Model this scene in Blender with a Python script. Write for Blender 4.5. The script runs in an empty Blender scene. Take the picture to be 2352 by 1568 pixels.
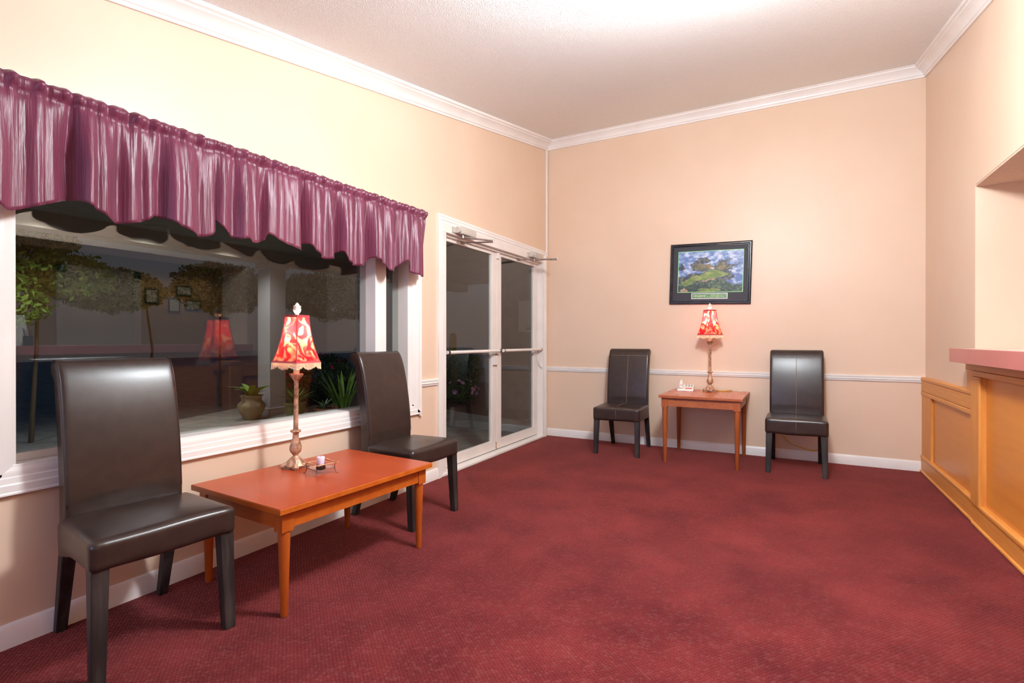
import bpy, bmesh, math, random
import numpy as np
from mathutils import Vector, Matrix

sc = bpy.context.scene
COL = sc.collection
R = math.radians
random.seed(7)

# ------------------------------------------------------------------ camera
cd = bpy.data.cameras.new('camera')
cd.sensor_width = 36.0
cd.lens = 36.0 * 1166.6 / 2352.0
cd.clip_start = 0.05
cd.clip_end = 200
cam = bpy.data.objects.new('camera', cd)
COL.objects.link(cam)
cam.location = (0, 0, 1.15)
cam.rotation_euler = (R(90 - 0.113), 0, R(28.5))
sc.camera = cam

# ------------------------------------------------------------------ world, lights, exposure
sc.view_settings.view_transform = 'Standard'
sc.view_settings.look = 'None'
sc.view_settings.exposure = 0.28
sc.view_settings.gamma = 1.0
sc.view_settings.use_curve_mapping = False
sc.cycles.use_denoising = True
sc.cycles.max_bounces = 7
sc.cycles.diffuse_bounces = 4
sc.cycles.glossy_bounces = 3
sc.cycles.transparent_max_bounces = 16
sc.cycles.sample_clamp_indirect = 6.0

w = bpy.data.worlds.new('dusk_sky')
sc.world = w
w.use_nodes = True
wn = w.node_tree
sky = wn.nodes.new('ShaderNodeTexSky')
sky.sky_type = 'PREETHAM'
sky.turbidity = 3.0
sky.sun_direction = (0.1, 0.2, 0.97)
wn.links.new(sky.outputs[0], wn.nodes['Background'].inputs[0])
wn.nodes['Background'].inputs[1].default_value = 0.06


def area(name, loc, target, sx, sy, power, color):
    d = bpy.data.lights.new(name, 'AREA')
    d.shape = 'RECTANGLE'
    d.size, d.size_y, d.energy, d.color = sx, sy, power, color
    o = bpy.data.objects.new(name, d)
    COL.objects.link(o)
    o.location = loc
    v = Vector(target) - Vector(loc)
    o.rotation_euler = v.to_track_quat('-Z', 'Y').to_euler()
    return o


def point(name, loc, power, color, r=0.03, kind='POINT'):
    d = bpy.data.lights.new(name, kind)
    d.energy, d.color = power, color
    d.shadow_soft_size = r
    o = bpy.data.objects.new(name, d)
    COL.objects.link(o)
    o.location = loc
    return o


WARM = (1.0, 0.86, 0.72)
NEUT = (1.0, 0.95, 0.90)
COOL = (0.62, 0.72, 1.0)
point('lobby_ceiling_lamp_offscreen', (-0.15, 2.1, 2.68), 240, (0.90, 0.96, 1.0), 0.18)
area('window_rear_offscreen', (-1.5, -2.95, 1.5), (-1.5, 0.0, 1.5), 1.4, 1.3, 40, (0.45, 0.6, 1.0))

# ------------------------------------------------------------------ materials
MATS = {}


def s2l(c):
    return tuple(((v / 255) / 12.92 if v / 255 <= 0.04045 else ((v / 255 + 0.055) / 1.055) ** 2.4) for v in c)


def pm(name, c, c2=None, scale=8.0, stretch=(1, 1, 1), rough=0.5, rough2=None, metal=0.0, bump=0.0, bscale=60.0,
       bstretch=(1, 1, 1), detail=4.0, spec=0.5, sheen=0.0, coat=0.0, lo=0.35, hi=0.65, bdist=0.002, wave=None):
    """A procedural principled material: two tones mixed by noise, with noise relief."""
    if name in MATS:
        return MATS[name]
    m = bpy.data.materials.new(name)
    m.use_nodes = True
    nt = m.node_tree
    N, L = nt.nodes, nt.links
    b = N['Principled BSDF']
    tc = N.new('ShaderNodeTexCoord')
    mp = N.new('ShaderNodeMapping')
    mp.inputs['Scale'].default_value = stretch
    L.new(tc.outputs['Object'], mp.inputs[0])
    nz = N.new('ShaderNodeTexNoise')
    nz.inputs['Scale'].default_value = scale
    nz.inputs['Detail'].default_value = detail
    L.new(mp.outputs[0], nz.inputs['Vector'])
    fac = nz.outputs[0]
    if wave:
        wv = N.new('ShaderNodeTexWave')
        wv.wave_type = 'RINGS' if wave.get('rings') else 'BANDS'
        if not wave.get('rings'):
            wv.bands_direction = wave.get('dir', 'X')
        wv.inputs['Scale'].default_value = wave['scale']
        wv.inputs['Distortion'].default_value = wave.get('dist', 4)
        wv.inputs['Detail'].default_value = 3
        wv.inputs['Detail Scale'].default_value = wave.get('dscale', 1.5)
        L.new(mp.outputs[0], wv.inputs['Vector'])
        mx = N.new('ShaderNodeMix')
        mx.data_type = 'FLOAT'
        mx.inputs[0].default_value = wave.get('mix', 0.6)
        L.new(nz.outputs[0], mx.inputs[2])
        L.new(wv.outputs['Fac'], mx.inputs[3])
        fac = mx.outputs[0]
    cr = N.new('ShaderNodeValToRGB')
    cr.color_ramp.elements[0].position = lo
    cr.color_ramp.elements[1].position = hi
    cr.color_ramp.elements[0].color = (*s2l(c), 1)
    cr.color_ramp.elements[1].color = (*s2l(c2 or tuple(min(255, v * 1.06) for v in c)), 1)
    L.new(fac, cr.inputs[0])
    L.new(cr.outputs[0], b.inputs['Base Color'])
    b.inputs['Roughness'].default_value = rough
    if rough2 is not None:
        mr = N.new('ShaderNodeMapRange')
        mr.inputs[3].default_value = rough
        mr.inputs[4].default_value = rough2
        L.new(fac, mr.inputs[0])
        L.new(mr.outputs[0], b.inputs['Roughness'])
    b.inputs['Metallic'].default_value = metal
    b.inputs['Specular IOR Level'].default_value = spec
    b.inputs['Sheen Weight'].default_value = sheen
    b.inputs['Sheen Roughness'].default_value = 0.5
    b.inputs['Coat Weight'].default_value = coat
    b.inputs['Coat Roughness'].default_value = 0.15
    if bump:
        mb = N.new('ShaderNodeMapping')
        mb.inputs['Scale'].default_value = bstretch
        L.new(tc.outputs['Object'], mb.inputs[0])
        n2 = N.new('ShaderNodeTexNoise')
        n2.inputs['Scale'].default_value = bscale
        n2.inputs['Detail'].default_value = 3
        L.new(mb.outputs[0], n2.inputs['Vector'])
        bp = N.new('ShaderNodeBump')
        bp.inputs['Strength'].default_value = bump
        bp.inputs['Distance'].default_value = bdist
        L.new(n2.outputs[0], bp.inputs['Height'])
        L.new(bp.outputs[0], b.inputs['Normal'])
    MATS[name] = m
    return m


def carpet_mat():
    m = bpy.data.materials.new('burgundy_loop_carpet')
    m.use_nodes = True
    N, L = m.node_tree.nodes, m.node_tree.links
    b = N['Principled BSDF']
    tc = N.new('ShaderNodeTexCoord')
    mp = N.new('ShaderNodeMapping')
    mp.inputs['Rotation'].default_value = (0, 0, R(38))
    L.new(tc.outputs['Object'], mp.inputs[0])
    vo = N.new('ShaderNodeTexVoronoi')
    vo.inputs['Scale'].default_value = 78
    vo.inputs['Randomness'].default_value = 0.22
    L.new(mp.outputs[0], vo.inputs['Vector'])
    nz = N.new('ShaderNodeTexNoise')
    nz.inputs['Scale'].default_value = 2.1
    nz.inputs['Detail'].default_value = 6
    nz.inputs['Roughness'].default_value = 0.65
    L.new(tc.outputs['Object'], nz.inputs['Vector'])
    c1 = N.new('ShaderNodeValToRGB')
    c1.color_ramp.elements[0].position = 0.35
    c1.color_ramp.elements[1].position = 0.68
    c1.color_ramp.elements[0].color = (*s2l((88, 29, 32)), 1)
    c1.color_ramp.elements[1].color = (*s2l((126, 48, 48)), 1)
    L.new(nz.outputs[0], c1.inputs[0])
    c2 = N.new('ShaderNodeValToRGB')
    c2.color_ramp.elements[0].position = 0.05
    c2.color_ramp.elements[1].position = 0.62
    c2.color_ramp.elements[0].color = (1.12, 1.12, 1.12, 1)
    c2.color_ramp.elements[1].color = (0.55, 0.52, 0.55, 1)
    L.new(vo.outputs['Distance'], c2.inputs[0])
    mx = N.new('ShaderNodeMix')
    mx.data_type = 'RGBA'
    mx.blend_type = 'MULTIPLY'
    mx.inputs[0].default_value = 1.0
    L.new(c1.outputs[0], mx.inputs[6])
    L.new(c2.outputs[0], mx.inputs[7])
    # pale flecks at some loops
    cf = N.new('ShaderNodeSeparateColor')
    L.new(vo.outputs['Color'], cf.inputs[0])
    gt = N.new('ShaderNodeMath')
    gt.operation = 'GREATER_THAN'
    gt.inputs[1].default_value = 0.8
    L.new(cf.outputs[0], gt.inputs[0])
    ml = N.new('ShaderNodeMath')
    ml.operation = 'MULTIPLY'
    ml.inputs[1].default_value = 0.10
    L.new(gt.outputs[0], ml.inputs[0])
    m2 = N.new('ShaderNodeMix')
    m2.data_type = 'RGBA'
    L.new(ml.outputs[0], m2.inputs[0])
    L.new(mx.outputs[2], m2.inputs[6])
    m2.inputs[7].default_value = (*s2l((150, 96, 90)), 1)
    L.new(m2.outputs[2], b.inputs['Base Color'])
    b.inputs['Roughness'].default_value = 0.95
    b.inputs['Specular IOR Level'].default_value = 0.1
    b.inputs['Sheen Weight'].default_value = 0.8
    b.inputs['Sheen Roughness'].default_value = 0.3
    b.inputs['Sheen Tint'].default_value = (*s2l((235, 140, 130)), 1)
    bp = N.new('ShaderNodeBump')
    bp.inputs['Strength'].default_value = 0.8
    bp.inputs['Distance'].default_value = 0.004
    bp.invert = True
    L.new(vo.outputs['Distance'], bp.inputs['Height'])
    L.new(bp.outputs[0], b.inputs['Normal'])
    return m


def glass_mat():
    m = bpy.data.materials.new('clear_window_glass')
    m.use_nodes = True
    N, L = m.node_tree.nodes, m.node_tree.links
    N.remove(N['Principled BSDF'])
    fr = N.new('ShaderNodeFresnel')
    # the same 1.5 on the way in and on the way out of the thin pane (the ray is not bent, so no total reflection)
    gm = N.new('ShaderNodeNewGeometry')
    io = N.new('ShaderNodeMapRange')
    io.inputs[3].default_value = 1.5
    io.inputs[4].default_value = 1 / 1.5
    L.new(gm.outputs['Backfacing'], io.inputs[0])
    L.new(io.outputs[0], fr.inputs['IOR'])
    tr = N.new('ShaderNodeBsdfTransparent')
    nz = N.new('ShaderNodeTexNoise')
    nz.inputs['Scale'].default_value = 0.8
    cr = N.new('ShaderNodeValToRGB')
    cr.color_ramp.elements[0].color = (0.93, 0.96, 0.94, 1)
    cr.color_ramp.elements[1].color = (0.95, 0.97, 0.96, 1)
    L.new(nz.outputs[0], cr.inputs[0])
    L.new(cr.outputs[0], tr.inputs[0])
    gl = N.new('ShaderNodeBsdfGlossy')
    gl.inputs['Roughness'].default_value = 0.0
    mx = N.new('ShaderNodeMixShader')
    L.new(fr.outputs[0], mx.inputs[0])
    L.new(tr.outputs[0], mx.inputs[1])
    L.new(gl.outputs[0], mx.inputs[2])
    L.new(mx.outputs[0], N['Material Output'].inputs[0])
    return m


def shade_mat():
    m = bpy.data.materials.new('red_floral_lampshade_fabric')
    m.use_nodes = True
    N, L = m.node_tree.nodes, m.node_tree.links
    N.remove(N['Principled BSDF'])
    tc = N.new('ShaderNodeTexCoord')
    nz = N.new('ShaderNodeTexNoise')
    nz.inputs['Scale'].default_value = 13
    nz.inputs['Detail'].default_value = 1.2
    nz.inputs['Distortion'].default_value = 1.6
    L.new(tc.outputs['Object'], nz.inputs['Vector'])
    cr = N.new('ShaderNodeValToRGB')
    cr.color_ramp.interpolation = 'B_SPLINE'
    e = cr.color_ramp.elements
    e[0].position, e[0].color = 0.38, (*s2l((196, 40, 52)), 1)
    e[1].position, e[1].color = 0.66, (*s2l((246, 196, 140)), 1)
    a = e.new(0.47)
    a.color = (*s2l((206, 48, 58)), 1)
    a = e.new(0.53)
    a.color = (*s2l((236, 126, 116)), 1)
    L.new(nz.outputs[0], cr.inputs[0])
    df = N.new('ShaderNodeBsdfDiffuse')
    tl = N.new('ShaderNodeBsdfTranslucent')
    L.new(cr.outputs[0], df.inputs[0])
    L.new(cr.outputs[0], tl.inputs[0])
    mx = N.new('ShaderNodeMixShader')
    mx.inputs[0].default_value = 0.5
    L.new(df.outputs[0], mx.inputs[1])
    L.new(tl.outputs[0], mx.inputs[2])
    L.new(mx.outputs[0], N['Material Output'].inputs[0])
    return m


def bright_mat(name, c, strength):
    """A luminous lens of a lamp that is switched on."""
    m = bpy.data.materials.new(name)
    m.use_nodes = True
    N, L = m.node_tree.nodes, m.node_tree.links
    b = N['Principled BSDF']
    nz = N.new('ShaderNodeTexNoise')
    nz.inputs['Scale'].default_value = 30
    cr = N.new('ShaderNodeValToRGB')
    cr.color_ramp.elements[0].color = (*s2l(c), 1)
    cr.color_ramp.elements[1].color = (*s2l(c), 1)
    L.new(nz.outputs[0], cr.inputs[0])
    L.new(cr.outputs[0], b.inputs['Base Color'])
    L.new(cr.outputs[0], b.inputs['Emission Color'])
    b.inputs['Emission Strength'].default_value = strength
    return m


M_WALL = pm('peach_wall_paint', (226, 197, 172), (230, 202, 178), 1.5, rough=0.42, bump=0.08, bscale=150)
M_WHITE = pm('white_gloss_paint', (236, 230, 226), (243, 238, 234), 3, rough=0.32, bump=0.05, bscale=40)
M_METAL_WHITE = pm('white_aluminium', (232, 224, 218), (240, 232, 226), 4, rough=0.35)
M_CEIL = pm('white_popcorn_ceiling', (246, 247, 247), (252, 252, 252), 60, rough=0.9, bump=0.9, bscale=160, bdist=0.006)
M_CARPET = carpet_mat()
M_GLASS = glass_mat()
M_OAK = pm('honey_oak', (204, 124, 50), (232, 162, 80), 5, (1, 1.2, 9), 0.35, 0.5, bump=0.12, bscale=40, bstretch=(2, 2, 30),
           wave=dict(scale=1.3, dist=5, dir='Z', mix=0.2), lo=0.1, hi=0.95)
M_OAK_V = pm('honey_oak_upright', (206, 128, 54), (230, 158, 78), 5, (9, 9, 0.9), 0.35, 0.5, bump=0.12, bscale=40, bstretch=(30, 30, 1.5), lo=0.2, hi=0.85)
M_OAK_P = pm('honey_oak_veneer', (206, 124, 44), (226, 148, 66), 2.2, (1, 0.7, 3.0), 0.3, 0.42, bump=0.06, bscale=40,
             wave=dict(scale=1.5, dist=9, dir='Z', mix=0.18), lo=0.1, hi=0.95)
M_LAM = pm('mauve_laminate', (188, 106, 100), (196, 114, 108), 3, rough=0.3)
M_LAM_TOP = pm('pale_laminate', (216, 190, 178), (224, 200, 190), 3, rough=0.25)
M_SOFFIT = pm('peach_popcorn_soffit', (222, 190, 166), (230, 200, 178), 70, rough=0.95, bump=1.0, bscale=130, bdist=0.006)
M_LEATHER = pm('dark_brown_leather', (44, 32, 28), (52, 39, 34), 18, rough=0.32, bump=0.09, bscale=170, bdist=0.0012, detail=6)
M_LEG = pm('black_stained_wood', (30, 25, 24), (66, 58, 54), 9, (4, 4, 0.6), 0.45, 0.6, bump=0.2, bscale=60, bstretch=(3, 3, .4), lo=0.45, hi=0.8)
M_SEAM = pm('brown_stitching', (110, 92, 80), (136, 116, 100), 80, rough=0.7)
M_TABLE = pm('orange_cherry_wood', (170, 78, 16), (194, 100, 30), 4, (1, 6, 6), 0.34, 0.45, bump=0.08, bscale=40, bstretch=(1, 9, 9), lo=0.25, hi=0.8)
M_TABLE_LEG = pm('orange_cherry_turned_leg', (160, 70, 16), (186, 94, 30), 5, (5, 5, 0.7), 0.34, 0.45, lo=0.25, hi=0.8)
M_TABLE2 = pm('brown_cherry_wood', (150, 76, 38), (174, 96, 54), 4, (6, 1, 6), 0.34, 0.45, lo=0.25, hi=0.8)
M_TABLE_LEG2 = pm('brown_cherry_turned_leg', (142, 68, 30), (166, 88, 44), 5, (5, 5, 0.7), 0.34, 0.45, lo=0.25, hi=0.8)
M_TTOP = pm('terracotta_laminate_top', (168, 67, 34), (178, 77, 42), 3, (1, 4, 1), 0.26, 0.34, spec=0.35)
M_TTOP2 = pm('light_cherry_laminate_top', (186, 92, 58), (198, 104, 68), 3, (4, 1, 1), 0.2, 0.28, spec=0.4)
M_VAL = pm('mauve_crinkled_satin', (96, 34, 58), (118, 50, 76), 22, (1, 1.6, .14), 0.35, 0.42, bump=0.6, bscale=70, bstretch=(1, 1.5, 0.07),
           sheen=0.12, lo=0.3, hi=0.75, bdist=0.006)
M_BRASS = pm('antique_gold_resin', (140, 98, 74), (206, 162, 132), 34, rough=0.36, rough2=0.5, metal=0.35, bump=0.35, bscale=90, lo=0.34, hi=0.58)
M_SHADE = shade_mat()
M_TRIMRED = pm('red_velvet_trim', (180, 44, 56), (200, 62, 70), 40, rough=0.8, sheen=0.4)
M_BEAD = pm('cream_glass_beads', (240, 214, 176), (252, 236, 208), 60, rough=0.25)
M_FINIAL = pm('cream_finial', (250, 236, 214), (255, 246, 232), 40, rough=0.4, bump=0.3, bscale=60)
M_BLACKFR = pm('black_lacquer_frame', (26, 27, 33), (38, 39, 47), 12, rough=0.25)
M_MAT = pm('black_mat_board', (34, 33, 42), (42, 41, 50), 60, rough=0.6)
M_GREENLINE = pm('pale_green_border', (120, 210, 150), (170, 225, 150), 3, rough=0.5)
M_PHONE = pm('white_phone_plastic', (238, 232, 226), (244, 239, 234), 8, rough=0.35)
M_GREY = pm('grey_plastic', (120, 116, 112), (140, 136, 132), 20, rough=0.5)
M_RED = pm('red_label', (214, 70, 56), (224, 84, 66), 20, rough=0.5)
M_WIRE = pm('dark_bronze_wire', (58, 46, 40), (86, 68, 58), 60, rough=0.4, metal=0.7)
M_STICK = pm('bamboo_rod', (190, 130, 92), (222, 166, 124), 30, rough=0.4)
M_WAX = pm('pale_lilac_wax', (232, 214, 232), (240, 226, 240), 20, rough=0.5)
M_YCORD = pm('yellow_cord', (222, 168, 30), (236, 186, 50), 40, rough=0.4)
M_STEEL = pm('satin_steel', (150, 140, 134), (180, 170, 164), 30, rough=0.35, metal=0.7)
M_DARK = pm('dark_rubber', (30, 28, 28), (42, 40, 40), 30, rough=0.6)

# ------------------------------------------------------------------ mesh helpers


class MB:
    def __init__(self):
        self.v, self.f, self.s = [], [], []

    def add(self, vs, fs, mi=0):
        n = len(self.v)
        self.v += [tuple(p) for p in vs]
        self.f += [tuple(i + n for i in f) for f in fs]
        self.s += [mi] * len(fs)
        return self

    def box(self, a, b, mi=0):
        x0, y0, z0 = (min(a[i], b[i]) for i in range(3))
        x1, y1, z1 = (max(a[i], b[i]) for i in range(3))
        return self.add([(x0, y0, z0), (x1, y0, z0), (x1, y1, z0), (x0, y1, z0), (x0, y0, z1), (x1, y0, z1), (x1, y1, z1), (x0, y1, z1)],
                        [(0, 3, 2, 1), (4, 5, 6, 7), (0, 1, 5, 4), (1, 2, 6, 5), (2, 3, 7, 6), (3, 0, 4, 7)], mi)

    def loft(self, rings, cap=True, closed=True, mi=0):
        n = len(rings[0])
        vs = [p for r in rings for p in r]
        fs = []
        for i in range(len(rings) - 1):
            for j in range(n if closed else n - 1):
                k = (j + 1) % n
                fs.append((i * n + j, i * n + k, (i + 1) * n + k, (i + 1) * n + j))
        if cap and closed:
            fs.append(tuple(range(n - 1, -1, -1)))
            fs.append(tuple((len(rings) - 1) * n + j for j in range(n)))
        return self.add(vs, fs, mi)

    def lathe(self, prof, n=24, c=(0, 0, 0), mod=None, mi=0):
        rings = []
        for r, z in prof:
            ring = []
            for j in range(n):
                a = 2 * math.pi * j / n
                rr = r * (mod(a, z) if mod else 1)
                ring.append((c[0] + rr * math.cos(a), c[1] + rr * math.sin(a), c[2] + z))
            rings.append(ring)
        return self.loft(rings, mi=mi)

    def tube(self, pts, r, n=8, mi=0):
        pts = [Vector(p) for p in pts]
        rings = []
        ref = Vector((0, 0, 1))
        for i, p in enumerate(pts):
            t = (pts[min(i + 1, len(pts) - 1)] - pts[max(i - 1, 0)]).normalized()
            if abs(t.dot(ref)) > 0.95:
                ref = Vector((1, 0, 0)) if abs(t.x) < 0.9 else Vector((0, 1, 0))
            a = t.cross(ref).normalized()
            b = t.cross(a).normalized()
            rr = r[i] if isinstance(r, (list, tuple)) else r
            rings.append([p + a * rr * math.cos(2 * math.pi * j / n) + b * rr * math.sin(2 * math.pi * j / n) for j in range(n)])
        return self.loft(rings, mi=mi)

    def mesh(self, name):
        me = bpy.data.meshes.new(name)
        me.from_pydata(self.v, [], self.f)
        me.polygons.foreach_set('material_index', self.s)
        bm = bmesh.new()
        bm.from_mesh(me)
        bmesh.ops.recalc_face_normals(bm, faces=bm.faces)
        bm.to_mesh(me)
        bm.free()
        return me

    def build(self, name, mat, parent=None, smooth=None, bevel=0.0, seg=2, **kw):
        me = self.mesh(name)
        for m in (mat if isinstance(mat, (list, tuple)) else [mat]):
            me.materials.append(m)
        o = bpy.data.objects.new(name, me)
        COL.objects.link(o)
        if parent is not None:
            o.parent = parent
        if smooth is not None:
            me.polygons.foreach_set('use_smooth', [True] * len(me.polygons))
            if smooth < 180:
                me.set_sharp_from_angle(angle=R(smooth))
        if bevel:
            bv = o.modifiers.new('bevel', 'BEVEL')
            bv.width, bv.segments, bv.limit_method, bv.angle_limit = bevel, seg, 'ANGLE', R(40)
        return tag(o, **kw)


def tag(o, label=None, cat=None, group=None, kind=None):
    if label:
        o['label'] = label
    if cat:
        o['category'] = cat
    if group:
        o['group'] = group
    if kind:
        o['kind'] = kind
    return o


def empty(name, loc=(0, 0, 0), rz=0.0, **kw):
    o = bpy.data.objects.new(name, None)
    COL.objects.link(o)
    o.location = loc
    o.rotation_euler = (0, 0, rz)
    return tag(o, **kw)


def copy_tree(o, parent=None):
    c = o.copy()
    COL.objects.link(c)
    c.parent = parent
    for ch in list(o.children):
        copy_tree(ch, c)
    return c


def sweep(prof, path):
    """prof: (offset, height) pairs; path: list of (origin, offset_dir). Offsets along dir, heights along z."""
    mb = MB()
    mb.loft([[Vector(p) + Vector(d) * a + Vector((0, 0, b)) for a, b in prof] for p, d in path])
    return mb


def spline(pts, n=5):
    out = []
    for i in range(len(pts) - 1):
        p0, p1, p2, p3 = pts[max(i - 1, 0)], pts[i], pts[i + 1], pts[min(i + 2, len(pts) - 1)]
        for k in range(n):
            t = k / n
            out.append(tuple(0.5 * (2 * p1[q] + (p2[q] - p0[q]) * t + (2 * p0[q] - 5 * p1[q] + 4 * p2[q] - p3[q]) * t * t + (3 * p1[q] - p0[q] - 3 * p2[q] + p3[q]) * t ** 3) for q in range(len(p1))))
    out.append(tuple(pts[-1]))
    return out


def rbox(h, r, n=10):
    """rounded box centred on the origin: list of verts, faces"""
    bm = bmesh.new()
    bmesh.ops.create_cube(bm, size=2.0)
    bmesh.ops.subdivide_edges(bm, edges=bm.edges[:], cuts=n, use_grid_fill=True)
    vs = []
    for v in bm.verts:
        # pull samples towards the edges so the rounding is well resolved
        p = [math.copysign(abs(c) ** 0.6, c) * h[i] for i, c in enumerate(v.co)]
        q = Vector([max(-(h[i] - r), min(h[i] - r, p[i])) for i in range(3)])
        d = Vector(p) - q
        vs.append(q + (d.normalized() * r if d.length > 1e-9 else d))
    fs = [tuple(v.index for v in f.verts) for f in bm.faces]
    bm.free()
    return vs, fs


# ------------------------------------------------------------------ room shell
XL, YB, XR = -2.568, 5.636, 1.06
Y0 = -3.0
ZC, SL = 3.451, 0.186          # underside of the crown at the back wall, ceiling slope
CH = 0.113                     # crown height
YF = 0.2                       # the slope ends here, the ceiling runs on level
WY0, WY1, WZ0, WZ1 = 0.78, 3.057, 0.676, 2.02     # window opening
DY0, DY1, DZ1 = 3.535, 5.49, 2.075                # door opening


def crown_z(y):
    return ZC + SL * (max(y, YF) - YB)


MB().box((XL - 0.2, Y0, -0.1), (3.6, 6.4, 0)).build('floor', M_CARPET, kind='structure', label='burgundy looped carpet with fine dotted texture', cat='floor')

mb = MB()
T = 0.15
mb.box((XL - T, Y0, -0.1), (XL, WY0, 3.75))
mb.box((XL - T, WY0, -0.1), (XL, WY1, WZ0))
mb.box((XL - T, WY0, WZ1), (XL, WY1, 3.75))
mb.box((XL - T, WY1, -0.1), (XL, DY0, 3.75))
mb.box((XL - T, DY0, DZ1), (XL, DY1, 3.75))
mb.box((XL - T, DY1, -0.1), (XL, YB + 0.15, 3.75))
mb.build('wall_left', M_WALL, kind='structure', label='peach painted wall with the window and glass doors', cat='wall')
MB().box((XL - T, YB, -0.1), (XR + 0.02, YB + 0.15, 3.75)).build('wall_back', M_WALL, kind='structure', label='peach painted end wall with white chair rail and framed picture', cat='wall')

OY0, OY1, OZ0, OZ1 = 0.45, 4.297, 1.0125, 2.14      # reception opening
mb = MB()
mb.box((XR, OY1, -0.1), (XR + 0.55, YB + 0.15, 3.75))
mb.box((XR, OY0, OZ1 + 0.012), (XR + 0.55, OY1, 3.75))
mb.box((XR, OY0, -0.1), (XR + 0.12, OY1, OZ0))
mb.box((XR, Y0, -0.1), (XR + 0.12, OY0, 3.75))
wr = mb.build('wall_right', M_WALL, kind='structure', label='peach painted wall with the reception opening', cat='wall')
MB().box((XR + 0.002, OY0, OZ1), (XR + 0.548, OY1 + 0.001, OZ1 + 0.012)).build('soffit', M_SOFFIT, wr)
MB().box((XL - T, Y0 - 0.15, -0.1), (3.6, Y0, 3.0)).build('wall_rear', M_WALL, kind='structure', label='peach wall behind the viewpoint', cat='wall')

zf = crown_z(YF) + CH
zb = ZC + CH
MB().loft([[(x, Y0 - 0.1, zf), (x, YF, zf), (x, YB + 0.05, zb + SL * 0.05), (x, YB + 0.05, zb + 0.15), (x, YF, zf + 0.15), (x, Y0 - 0.1, zf + 0.15)]
           for x in (XL - 0.1, XR + 0.1)]).build('ceiling', M_CEIL, kind='structure', label='white popcorn textured ceiling rising to the end wall', cat='ceiling')

# crown mouldings
CP = [(0, -0.0), (0.014, 0), (0.016, 0.016), (0.024, 0.022), (0.026, 0.034), (0.042, 0.056), (0.064, 0.074), (0.072, 0.078), (0.074, 0.088),
      (0.088, 0.094), (0.092, CH), (0, CH)]
sweep(CP, [((XL, y, crown_z(y)), (1, 0, 0)) for y in (Y0, YF, YB)]).build('trim_1', M_WHITE, smooth=30, kind='structure', label='white crown moulding above the window wall', cat='moulding')
sweep(CP, [((x, YB, ZC), (0, -1, 0)) for x in (XL, XR)]).build('trim_2', M_WHITE, smooth=30, kind='structure', label='white crown moulding across the end wall', cat='moulding')
sweep(CP, [((XR, y, crown_z(y)), (-1, 0, 0)) for y in (Y0, YF, YB)]).build('trim_3', M_WHITE, smooth=30, kind='structure', label='white crown moulding above the reception wall', cat='moulding')
# chair rails
RP = [(0, 0.778), (0.010, 0.780), (0.014, 0.788), (0.014, 0.796), (0.022, 0.800), (0.022, 0.804), (0.013, 0.808), (0.013, 0.812), (0.020, 0.818), (0.021, 0.828), (0.012, 0.834), (0, 0.834)]
sweep(RP, [((x, YB, 0), (0, -1, 0)) for x in (XL, XR)]).build('trim_4', M_WHITE, smooth=40, kind='structure', label='white double-bead chair rail across the end wall', cat='moulding')
sweep(RP, [((XL, y, 0), (1, 0, 0)) for y in (3.18, 3.44)]).build('trim_5', M_WHITE, smooth=40, kind='structure', label='short white chair rail between window and glass doors', cat='moulding')
# baseboards
BP = [(0, 0), (0.014, 0), (0.014, 0.068), (0.011, 0.074), (0.010, 0.084), (0.004, 0.09), (0, 0.09)]
sweep(BP, [((XL, y, 0), (1, 0, 0)) for y in (Y0, 3.425)]).build('baseboard_left', M_WHITE, smooth=40, kind='structure', label='white baseboard under the window', cat='baseboard')
sweep(BP, [((x, YB, 0), (0, -1, 0)) for x in (XL, XR - 0.02)]).build('baseboard_back', M_WHITE, smooth=40, kind='structure', label='white baseboard along the end wall', cat='baseboard')

# ------------------------------------------------------------------ window
win = empty('window_1', (XL, 1.9, 0), kind='structure', label='wide white framed picture window with a narrow side pane', cat='window')
GX = XL - 0.088


def wpart(name, mb, mat, parent, **kw):
    """parts of an empty are built in world coordinates, then re-based on their parent"""
    o = mb.build(name, mat, parent, **kw)
    o.matrix_parent_inverse = parent.matrix_world.inverted() if parent.matrix_world != Matrix() else Matrix.Translation(-parent.location)
    o.matrix_parent_inverse = Matrix.Translation(-parent.location)
    return o


CW = 0.132
CASP = [(0, 0.0), (0.006, 0.0), (0.010, 0.018), (0.013, 0.03), (0.013, 0.046), (0.017, 0.052), (0.019, 0.078), (0.023, 0.086), (0.023, 0.118), (0.026, 0.124), (0.026, CW), (0, CW)]


def casing_v(y, sgn, z0, z1, x=XL):
    """vertical casing whose inner edge is at y and which grows outward by sgn; mitred ends"""
    mb = MB()
    mb.loft([[(x + a, y + sgn * b, z + ms * b) for a, b in CASP] for z, ms in ((z0, -1), (z1, 1))])
    return mb


def casing_h(z, sgn, y0, y1, x=XL):
    mb = MB()
    mb.loft([[(x + a, y + ms * b, z + sgn * b) for a, b in CASP] for y, ms in ((y0, -1), (y1, 1))])
    return mb


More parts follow.
